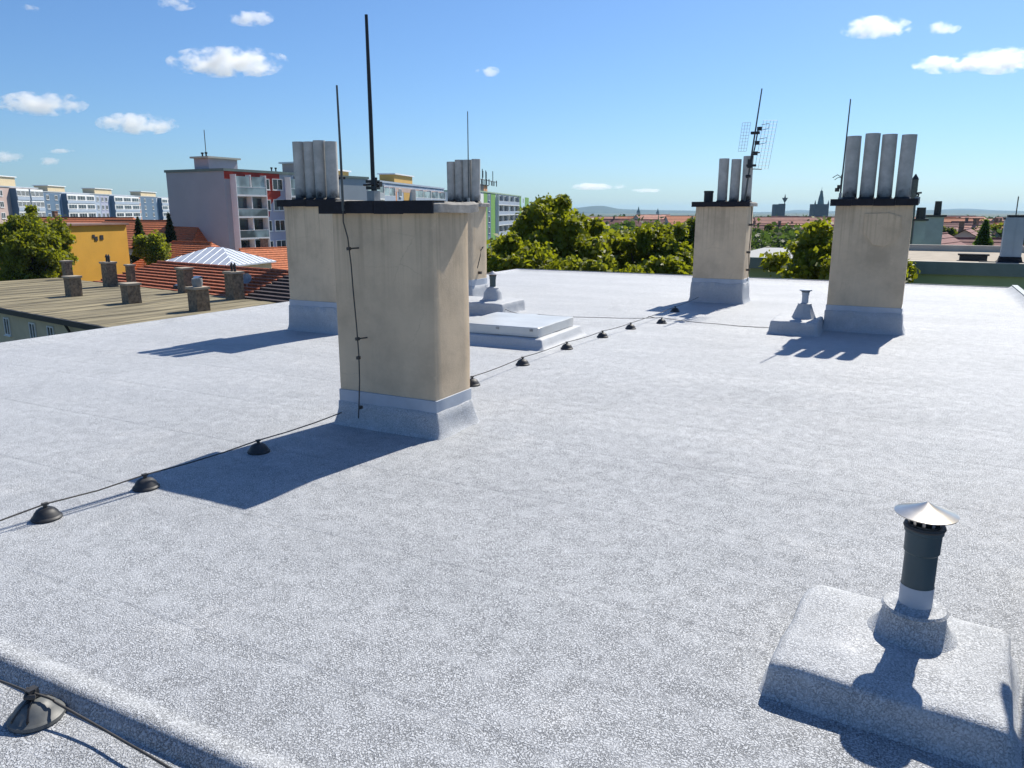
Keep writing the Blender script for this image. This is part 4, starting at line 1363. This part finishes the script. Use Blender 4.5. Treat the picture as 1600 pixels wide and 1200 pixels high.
# ---- yellow building
Ya = W(108, 350, 80)
ang = R(104)
t = thing('yellow_building', 'plain deep yellow rendered building with a flat eave behind the big left tree', 'building', (Ya.x, Ya.y, 0), ang)
Ly = hit_x(Ya, ang, 195)
Yb = Ya
mb = MB(); mb.box(-1.2, Ly, 0, 9, GROUND, Yb.z - 0.18); mb.build('wall', YELLOW, t)
mb = MB(); mb.box(-1.5, Ly + 0.2, -0.25, 9.4, Yb.z - 0.178, Yb.z); mb.build('roof', simple('grey_red_eave', (0.25, 0.15, 0.12), 0.8, 0.2, 1), t)
for x, z, s in ((Ly * 0.52, -1.5, 0.22), (Ly * 0.42, -1.6, 0.2), (Ly * 0.38, -1.35, 0.16)):
    mb = MB(); mb.box(x - s, x + s, -0.06, -0.002, Yb.z + z - s, Yb.z + z + s * 1.2); mb.build('vent_opening', SOOT, t)

# ---- tiled roofs further behind
p = W(238, 354, 108); gable_house('wide orange roofed house behind the dark conifers', p.x, p.y, R(2), 24, 10, p.z - 2.6, 3.4, HOUSEW, TILEO, 12, hip=3, chim=0)
p = W(130, 346, 125); gable_house('house showing a thin strip of red roof over the yellow building', p.x, p.y, R(8), 26, 10, p.z - 2.2, 2.8, HOUSEW, TILEO, 10, hip=3, chim=1)
p = W(300, 384, 89); gable_house('house with a bright orange hipped roof below the lilac gable', p.x, p.y, R(-4), 13.5, 7, p.z - 2.5, 2.9, HOUSEW, TILEO, 14, hip=3.6, chim=0)
p = W(455, 398, 86); gable_house('orange roofed house below the loggias, just left of the chimneys', p.x, p.y, R(70), 11, 9, p.z - 2.2, 3.0, HOUSEW, TILEO, 14, hip=0, chim=1)

# ---- zinc hipped roof
zc = W(340, 409, 77)
t = thing('zinc_roofed_house', 'house with a pale zinc hipped roof and beige wall behind the tiled slope', 'house', (zc.x, zc.y, 0), R(12))
e = 0.35
zw, zd = 4.0, 3.2
ez, rz_ = zc.z - 0.05, W(335, 386, 77).z
mb = MB(); mb.box(-zw, zw, -zd, zd, GROUND, ez - 0.15); mb.build('wall', OLDWALL, t)
mb = MB()
P4 = [(-zw - e, -zd - e, ez), (zw + e, -zd - e, ez), (zw + e, zd + e, ez), (-zw - e, zd + e, ez)]
r0, r1 = (-0.7, 0, rz_), (0.7, 0, rz_)
mb.quad(P4[0], P4[1], r1, r0); mb.add([P4[1], P4[2], r1], [(0, 1, 2)]); mb.quad(P4[2], P4[3], r0, r1); mb.add([P4[3], P4[0], r0], [(0, 1, 2)])
mb.box(-zw - e, zw + e, -zd - e, zd + e, ez - 0.14, ez - 0.003)
for k in range(1, 10):     # standing seams
    f = k / 10
    for (a, b) in ((P4[0], P4[1]), (P4[1], P4[2]), (P4[3], P4[0])):
        a_v, b_v = Vector(a), Vector(b)
        s = a_v.lerp(b_v, f)
        tgt = Vector(r0).lerp(Vector(r1), min(1, max(0, (f - 0.35) / 0.3))) if a is P4[0] else Vector(r1 if a is P4[1] else r0)
        kk = 0.86 if a is P4[0] and 0.35 < f < 0.65 else min(1, 1 - abs(f - 0.5) * 2) * 0.9
        upd = (tgt - s)
        if a is P4[0]:
            dv = Vector((0, zd + e, rz_ - ez)); lim = min(1.0, min(f, 1 - f) * (2 * (zw + e)) / (zw + e - 0.7))
        else:
            dv = Vector(((-(zw + e - 0.7)) if a is P4[1] else (zw + e - 0.7), 0, rz_ - ez)); lim = min(f, 1 - f) * 2
        mb.tube([s + Vector((0, 0, 0.03)), s + dv * lim * 0.97 + Vector((0, 0, 0.03))], 0.022, 4)
mb.build('roof', ZINC, t)

# ---- unseen slim house, added behind the left chimney to shade the tiled slope
p = W(507, 420, 62.5)
gable_house('slim unseen house added behind the left chimney to shade the tiled slope', p.x, p.y, ROT, 2.0, 2.2, 4.3, 0.6, HOUSEW, TILED, 8, hip=0.9, chim=0)

# ---- sage green building to the right, beyond the back edge
fy = 44.0
gz = W(1385, 405, 40).z
px0 = W(1165, 400, 44)
t = thing('green_building', 'sage green building with a grey fascia and flat beige roof beyond the back edge', 'building', (0, 0, 0))
pr = W(1385, 407, 40)
yF = pr.y
xl = W(1150, 402, 46).x
mb = MB(); mb.box(xl, xl + 40, yF, yF + 13, GROUND, pr.z - 0.62); mb.build('wall', SAGE, t)
mb = MB(); mb.box(xl - 0.2, xl + 40.2, yF - 0.35, yF - 0.001, pr.z - 0.6, pr.z); mb.build('fascia', FASCIA, t)
mb = MB()
xm = W(1330, 395, 43).x
mb.box(xl - 0.2, xm, yF, yF + 13.2, pr.z - 0.6, pr.z - 0.05, 1)
mb.box(xm + .01, xl + 40.2, yF, yF + 13.2, pr.z - 0.6, pr.z - 0.04, 0)
mb.box(xm + .01, xl + 40.2, yF - 0.352, yF - 0.0, pr.z + .002, pr.z + 0.035, 2)
mb.box(xm + .01, xl + 40.2, yF + 12.9, yF + 13.2, pr.z - 0.04, pr.z + 0.35, 2)
mb.build('roof', [BEIGEROOF, GREYROOF, simple('pale_edge_sheet', (0.45, 0.42, 0.36), 0.7, 0.15, 1)], t)
q = WZ(1577, 410, pr.z)
t = thing('metal_flue', 'tall pale metal clad flue with a black foot on the beige roof', 'flue', (q.x, q.y, pr.z - 0.03))
hgt = W(1580, 338, 42).z - pr.z
mb = MB(); mb.loft([(0.43, 0.36, 0.30, 0.02), (0.43, 0.36, hgt, 0.02)], 2); mb.box(0.045, 0.07, -0.372, -0.361, 0.3, hgt); mb.build('casing', simple('pale_blue_grey_cladding', (0.36, 0.42, 0.47), 0.5, 0.08, 2), t)
mb = MB(); mb.loft([(0.62, 0.55, 0.0, 0.05), (0.50, 0.42, 0.12, 0.03), (0.45, 0.38, 0.32, 0.02)], 2); mb.box(-1.3, 1.0, -0.2, 0.2, 0.0, 0.05); mb.build('foot', BITUMEN, t)
mb = MB(); mb.box(-0.34, 0.34, -0.3, 0.3, hgt + .002, hgt + 0.12); mb.box(-0.50, 0.2, -0.3, 0.3, hgt - 0.1, hgt + .001); mb.tube([(0, 0, hgt + 0.12), (0, 0, hgt + 1.0)], 0.025, 6); mb.build('cap', SOOT, t)
q = WZ(1520, 406, pr.z)
t = thing('roof_box', 'low dark vent box lying on the beige roof', 'vent box', (q.x, q.y, pr.z - 0.03))
mb = MB(); mb.box(-0.62, 0.62, -0.3, 0.3, 0.0, 0.26); mb.build('housing', SOOT, t)
mb = MB(); mb.box(-0.7, 0.7, -0.36, 0.36, 0.262, 0.34); mb.build('lid', BITUMEN, t)

# chimneys of further roofs right of the patched chimney
def far_stack(px_, py_b, py_t, d, w, label, flue):
    b, tp = W(px_, py_b, d), W(px_, py_t, d)
    s = thing('far_chimney', label, 'chimney', (b.x, b.y, b.z - 3), R(3))
    h = tp.z - b.z + 3
    mb = MB(); mb.box(-w / 2, w / 2, -w * .4, w * .4, -2, h); mb.build('shaft', simple('blue_grey_render', (0.27, 0.31, 0.35), 0.9, 0.12, 1), s)
    mb = MB(); mb.box(-w / 2 - 0.15, w / 2 + 0.15, -w * .4 - 0.15, w * .4 + 0.15, h + .002, h + 0.16); mb.build('cap', SOOT, s)
    x, r, hp = flue
    mb = MB(); mb.tube([(x, 0, h + 0.16), (x, 0, h + 0.16 + hp)], [r * 1.1, r], 10); mb.build('flue_pipe', SOOT, s, smooth=40)
    return s


far_stack(1456, 378, 339, 62, 1.25, 'blue grey chimney with one dark flue behind the beige roof', (0.15, 0.24, 1.05))
far_stack(1434, 378, 345, 58, 0.75, 'narrow blue grey chimney tucked behind the patched chimney', (0.0, 0.3, 0.8))
b = W(1423, 345, 58); tp = W(1424, 276, 58)
t = thing('metal_flue', 'dark slender flue just right of the four grey flues of the patched chimney', 'flue', (b.x, b.y, b.z - 4))
mb = MB(); mb.tube([(0, 0, 0), (0, 0, tp.z - b.z + 3.8)], [0.24, 0.22], 12); mb.build('pipe', DULLROD, t, smooth=40)
mb = MB(); mb.lathe([(0.26, tp.z - b.z + 3.8), (0.02, tp.z - b.z + 4.2)], 12); mb.build('cowl', SOOT, t)

# ---- roofs in the middle distance
n_ = [('long purplish roofed row house behind the beige roof, left part', 1480, 372, 88, 14, TILEP, 2),
      ('purplish roofed row house behind the pale conifer', 1580, 362, 130, 22, TILEP, -3),
      ('grey pink roofed house right of the blue grey chimney', 1490, 348, 170, 19, TILEP, 5),
      ('house with an orange roof over the blue grey chimney', 1485, 341, 230, 17, TILEO, 0),
      ('pink roofed house far behind the beige roof, right of centre', 1535, 346, 210, 15, TILEP, 8),
      ('house with a pinkish roof far right behind the metal flue', 1590, 346, 240, 18, TILEK, 0),
      ('salmon roofed house glimpsed between the trees left of the aerial chimney', 1062, 378, 70, 6, TILEK, 20),
      ('wide mauve roofed house over the dark trees between two chimneys', 1262, 352, 190, 26, TILEP, 6),
      ('mauve roofed house between the tallest tree and the church', 985, 343, 260, 22, TILEP, 0),
      ('red roofed hall below the dark spired tower', 1281, 347, 420, 36, TILEP, 0)]
n_ += [('small grey pink gabled house nearest behind the beige roof', 1462, 366, 76, 8, TILEP, 62),
       ('gabled house with a pale end wall left of the pale conifer', 1512, 358, 104, 9, TILEP, 70),
       ('orange roofed gabled house right of the pale conifer', 1568, 349, 150, 9, TILEO, 55),
       ('mauve gabled house turned end on over the beige roof', 1536, 352, 128, 8, TILEK, -60),
       ('small pink roofed house under the dark spired tower, left side', 1248, 350, 300, 14, TILEK, 50),
       ('small orange roofed house below the crown topped tower', 1216, 349, 330, 15, TILEO, -40),
       ('purplish gabled house just left of the patched chimney', 1296, 352, 230, 13, TILEP, 65),
       ('pink gabled house right of the aerial chimney', 1193, 350, 260, 13, TILEK, 35)]
for lb, px_, py_, d, L, tl, rot in n_:
    p = W(px_, py_, d)
    gable_house(lb, p.x, p.y, YAW * 0.5 + R(rot), L, 10, p.z - 3.2, 3.2, HOUSEW, tl, 8, hip=0, chim=1)

for lb, px_, d, py_, hw, m_ in (('round dark tree behind the blue grey chimney', 1478, 118, 352, 2.6, LEAF2), ('tree with a bright crown right of the pale conifer', 1566, 125, 346, 2.8, LEAF),
                               ('small bushy tree at the left of the pale conifer', 1508, 110, 362, 2.0, LEAF), ('dark tree at the right edge behind the metal flue', 1602, 120, 350, 2.6, LEAF2),
                               ('rounded dark tree right of the aerial chimney', 1200, 140, 354, 3.2, LEAF2), ('dark green tree in the middle between two chimneys', 1232, 150, 356, 3.6, LEAF2),
                               ('small tree in front of the mauve roof between two chimneys', 1262, 135, 362, 2.6, LEAF)):
    tree(px_, d, py_, hw, lb, m=m_, seed=px_, lobes=26, per=150, leaf=0.5, lobe_r=(0.6, 1.1), crown_h=hw * 2.2)

# ---- far town houses: shared meshes, copied
protos = []
for k, (tl, L) in enumerate(((TILEK, 18), (TILEK, 26), (TILEO, 14))):
    p0 = gable_house('pink roofed house in the distant town below the blue hills', 0, 0, 0, L, 11, 7.5, 4.0, HOUSEW, tl, 3, chim=0, base=-2, group='distant town houses', name='town_house')
    protos.append(p0)
rt = random.Random(12)
first = [True] * 3
spots = []
for gap, cnt in (((950, 1088), 16), ((1182, 1308), 26), ((1436, 1600), 26), ((900, 950), 5)):
    for i in range(cnt):
        spots.append((rt.uniform(*gap), 330 * (1 + 3.2 * rt.random() ** 1.6)))
for px_, d in spots:
    k = rt.choice((0, 0, 1, 2))
    p = W(px_, 340, d)
    rz = YAW + R(rt.uniform(-35, 35))
    zg = W(px_, 344.5 + rt.uniform(-2.5, 3.5), d).z - 9.5
    if first[k]:
        first[k] = False
        o = protos[k]
        o.location = (p.x, p.y, zg); o.rotation_euler.z = rz
    else:
        o = dup(protos[k], (p.x, p.y, zg), rz, protos[k]['label'], 'distant town houses')
    o['label'] = 'orange roofed house in the distant town below the blue hills' if k == 2 else 'pink roofed house in the distant town below the blue hills'
    o['group'] = 'distant orange roofed town houses' if k == 2 else 'distant pink roofed town houses'

# ---- towers
p = W(1215, 348, 1150)
t = thing('tower_block', 'dark square tower with a crown shaped top on a thin mast at its corner', 'tower', (p.x, p.y, GROUND), YAW)
zt_ = W(1215, 319, 1150).z - GROUND
mb = MB(); mb.box(-7.4, 7.2, -7, 7, 0, zt_ - 1.0); mb.box(-7.2, 1.5, -6.8, 6.8, zt_ - .999, zt_ - 0.2); mb.box(1.5, 7.2, -6.8, 6.8, zt_ - .999, zt_ + 0.6); mb.build('shaft', TOWERM, t)
mb = MB(); mb.lathe([(0.6, zt_), (0.7, zt_ + 2.5), (2.8, zt_ + 6.0), (4.2, zt_ + 8.8), (3.0, zt_ + 8.4), (1.2, zt_ + 9.0), (0.9, zt_ + 10.5), (0.2, zt_ + 14)], 12, c=(6.4, -5, 0)); mb.build('crown', TOWERM, t)
p = W(1278, 348, 1150)
t = thing('spired_tower', 'dark massive church like tower with a green spire on the horizon', 'tower', (p.x, p.y, GROUND), YAW)
zt_ = W(1278, 319, 1150).z - GROUND
mb = MB(); mb.box(-10.5, 10.5, -9, 9, 0, zt_)
for x in (-9.5, 9.5):
    mb.add([(x - 1, -9, zt_ + .01), (x + 1, -9, zt_ + .01), (x + 1, -7, zt_ + .01), (x - 1, -7, zt_ + .01), (x, -8, zt_ + 6)], [(0, 1, 4), (1, 2, 4), (2, 3, 4), (3, 0, 4)])
mb.build('shaft', TOWERM, t)
mb = MB(); mb.lathe([(4.9, zt_ + .02), (3.6, zt_ + 9), (2.2, zt_ + 15), (1.9, zt_ + 18.2), (0.3, zt_ + 20), (0.15, zt_ + 25)], 8, c=(1.6, 0, 0)); mb.build('spire', COPPER, t)
for lb, px_, py_, d in (('thin pale church spire on the horizon between the trees', 997, 322, 1500), ('second fainter church spire on the horizon, nearer the aerial chimney', 1027, 325, 1800)):
    p = W(px_, 350, d); tp = W(px_, py_, d).z - GROUND
    t = thing('church_tower', lb, 'church tower', (p.x, p.y, GROUND), YAW)
    mb = MB(); mb.box(-3, 3, -3, 3, 0, tp * 0.55); mb.build('shaft', HOUSEW, t)
    mb = MB(); mb.lathe([(4, tp * 0.55 + .01), (1.6, tp * 0.75), (0.1, tp)], 8); mb.build('spire', COPPER, t)

# ---- far woods (one mass)
rnd = np.random.default_rng(5)
Vs, nn = [], 0
for gap, d0, d1, py0, py1, n, lf in (((1170, 1310), 120, 170, 353, 366, 60, 0.8), ((940, 1095), 150, 330, 345, 356, 60, 1.0), ((1430, 1600), 110, 180, 352, 368, 26, 0.8),
                                 ((1165, 1320), 600, 2600, 337, 342, 110, 2.4), ((1430, 1630), 500, 2400, 337, 344, 150, 2.2), ((900, 1100), 600, 2600, 337, 343, 120, 2.4), ((560, 760), 300, 700, 338, 345, 40, 1.6)):
    cs, rs = [], []
    for i in range(n):
        d = d0 + (d1 - d0) * rnd.random()
        s_ = 2.6 + 1.6 * rnd.random() + d * 0.004
        p = W(rnd.uniform(*gap), rnd.uniform(py0, py1), d)
        for q in range(5):
            cs.append(np.array([p.x, p.y, p.z - s_ * 0.9]) + rnd.normal(size=3) * np.array([s_, s_, s_ * 0.4]) * 0.6)
            rs.append(s_ * rnd.uniform(0.4, 0.75))
    V, n_l = leaf_cloud(cs, rs, 70, lf, rnd, 0.8, 0.8)
    Vs.append(V)
    nn += n_l
o = leaves_obj('distant_woods', np.concatenate(Vs), nn, leaf_mat('distant_leaves', (0.014, 0.034, 0.012), (0.06, 0.10, 0.025)), None)
tag(o, 'dark green mass of distant trees between the roofs and the hills', 'woods', kind='stuff')

# ================================================================== GROUND AND HILLS
m, nt, N, L, P = new_mat('town_ground')
v = pos_node(nt)
f1 = noise_tex(nt, v, 0.012, 6, 0.65)
f2 = noise_tex(nt, v, 0.0022, 4, 0.6)
c = ramp(nt, f1, [(0.38, (0.035, 0.060, 0.020)), (0.5, (0.07, 0.085, 0.035)), (0.62, (0.15, 0.125, 0.09))])
L.new(mix(nt, ramp(nt, f2, [(0.45, 0.0), (0.6, 0.8)]), c, (0.035, 0.06, 0.025)), P.inputs['Base Color'])
P.inputs['Roughness'].default_value = 0.95
mb = MB()
rings = [0, 60, 200, 600, 1500, 4000, 7000, 10400]
vs_, fs_ = [(0, 0, GROUND)], []
ns = 48
for r in rings[1:]:
    for k in range(ns):
        a = 2 * math.pi * k / ns
        vs_.append((r * math.cos(a), r * math.sin(a), GROUND))
fs_ += [(0, 1 + k, 1 + (k + 1) % ns) for k in range(ns)]
for j in range(len(rings) - 2):
    for k in range(ns):
        fs_.append((1 + j * ns + k, 1 + (j + 1) * ns + k, 1 + (j + 1) * ns + (k + 1) % ns, 1 + j * ns + (k + 1) % ns))
mb.add(vs_, fs_)
struct(mb.build('ground', m))

HILL = simple('wooded_hillside', (0.030, 0.050, 0.030), 0.95, 0.3, 0.004)


def ridge(name, d, prof, thick):
    """a real ridge of hills: height profile given against photo columns, with depth"""
    mb = MB()
    pxs = np.linspace(prof[0][0], prof[-1][0], 160)
    hs = np.interp(pxs, [a for a, _ in prof], [b for _, b in prof])
    cols = []
    for j, (k, dd) in enumerate(((0.0, -thick), (0.55, -thick * 0.45), (0.92, -thick * 0.1), (1.0, 0), (0.6, thick * 0.6), (0, thick))):
        for i, (px_, py_) in enumerate(zip(pxs, hs)):
            tp = W(px_, py_, d)
            p = W(px_, 335, d + dd)
            h = (tp.z - GROUND) * k * (1 + 0.02 * noise.noise(Vector((i * 0.35, j, d))))
            mb.v.append((p.x, p.y, GROUND - 2 + h))
    n = len(pxs)
    fs = [(j * n + i, j * n + i + 1, (j + 1) * n + i + 1, (j + 1) * n + i) for j in range(5) for i in range(n - 1)]
    mb.f += fs
    mb.m += [0] * len(fs)
    return struct(mb.build(name, HILL, smooth=80))


ridge('hills', 6500, [(300, 330), (700, 328), (880, 326), (905, 324), (925, 321.5), (940, 321), (950, 322), (958, 325), (975, 326.5), (1030, 328), (1100, 329), (1180, 331), (1250, 331), (1320, 329), (1400, 328), (1470, 327.5), (1530, 328.5), (1600, 330), (1900, 331)], 700)
ridge('hills', 9000, [(500, 331), (1000, 331), (1200, 331), (1228, 329), (1245, 327.5), (1262, 328), (1290, 331), (1400, 330.5), (1460, 328), (1480, 326.5), (1500, 325.5), (1520, 326), (1550, 328), (1600, 329.5), (1900, 331)], 900)

# ================================================================== HAZE
m, nt, N, L, P = new_mat('haze_air')
N.remove(P)
pv = N.new('ShaderNodeVolumePrincipled')
pv.inputs['Color'].default_value = (0.42, 0.71, 1.0, 1)
pv.inputs['Density'].default_value = 0.000065
pv.inputs['Anisotropy'].default_value = 0.2
L.new(pv.outputs[0], N['Material Output'].inputs['Volume'])
mb = MB()
mb.box(-10500, 10500, -10500, 10500, GROUND - 3.5, 74)
tag(mb.build('haze', m), 'pale blue air that veils the far town and hills', 'haze', kind='stuff')

# ================================================================== CLOUDS
m, nt, N, L, P = new_mat('cloud_vapour')
N.remove(P)
tc = N.new('ShaderNodeTexCoord')
ln = N.new('ShaderNodeVectorMath'); ln.operation = 'LENGTH'; L.new(tc.outputs['Object'], ln.inputs[0])
pv_ = pos_node(nt, scale=(1, 1, 1.5))
n1 = noise_tex(nt, pv_, 0.0085, 6, 0.62)


def mth(op, a, b=None, clamp=False):
    n = N.new('ShaderNodeMath'); n.operation = op; n.use_clamp = clamp
    for i_, x_ in ((0, a), (1, b)):
        if x_ is None:
            continue
        if isinstance(x_, (int, float)):
            n.inputs[i_].default_value = x_
        else:
            L.new(x_, n.inputs[i_])
    return n.outputs[0]


f_ = mth('SUBTRACT', 0.80, ln.outputs['Value'])
g_ = mth('MULTIPLY', mth('SUBTRACT', n1, 0.5), 3.8)
dn = mth('MULTIPLY', mth('MULTIPLY', mth('ADD', f_, g_), 2.2, True), 0.011)
pv = N.new('ShaderNodeVolumePrincipled')
pv.inputs['Color'].default_value = (1, 1, 1, 1)
pv.inputs['Anisotropy'].default_value = 0.4
L.new(dn, pv.inputs['Density'])
L.new(pv.outputs[0], N['Material Output'].inputs['Volume'])
CLOUD = m
bm = bmesh.new()
bmesh.ops.create_icosphere(bm, subdivisions=3, radius=1.0)
cloud_me = bpy.data.meshes.new('cloud')
bm.to_mesh(cloud_me)
bm.free()
cloud_me.materials.append(CLOUD)
CD = 6000
for px_, py_, w, h, lb in ((358, 97, 165, 46, 'largest white cloud of the left half, high over the lilac block'),
                       (66, 162, 122, 38, 'white cloud at the left edge over the far row of blocks'),
                       (215, 193, 112, 36, 'double humped white cloud between the left edge and the lilac block'),
                       (10, 245, 48, 22, 'small white cloud cut by the left edge just over the pink block'),
                       (76, 253, 40, 15, 'small faint cloud low over the far slate blue row'),
                       (95, 236, 38, 9, 'thin faint streak of cloud above the far row'),
                       (392, 28, 62, 26, 'small ragged cloud high left of the black mast'),
                       (277, 5, 52, 22, 'ragged cloud cut by the top edge of the picture'),
                       (48, 11, 26, 15, 'faint wisp of cloud in the top left corner'),
                       (765, 112, 40, 15, 'tiny white cloud alone right of the mast'),
                       (1368, 43, 100, 34, 'white cloud high over the patched chimney'),
                       (1473, 43, 48, 24, 'small puffy cloud between two bigger ones at the upper right'),
                       (1474, 101, 84, 28, 'white cloud joining the big one cut by the right edge'),
                       (1568, 95, 130, 40, 'big white cloud cut by the right edge of the picture'),
                       (932, 291, 90, 13, 'thin long cloud just over the tallest tree'),
                       (1012, 298, 50, 8, 'faint flat cloud low between the tallest tree and the aerial')):
    c = W(px_, py_, CD)
    sc = CD / F_PX * 1.12
    o = bpy.data.objects.new('cloud', cloud_me)
    COL.objects.link(o)
    o.location = c
    o.scale = (w / 2 * sc * 1.0, w / 2 * sc * 0.5, h / 2 * sc * 0.84)
    o.rotation_euler.z = YAW
    tag(o, lb, 'cloud', 'small white fair weather clouds')
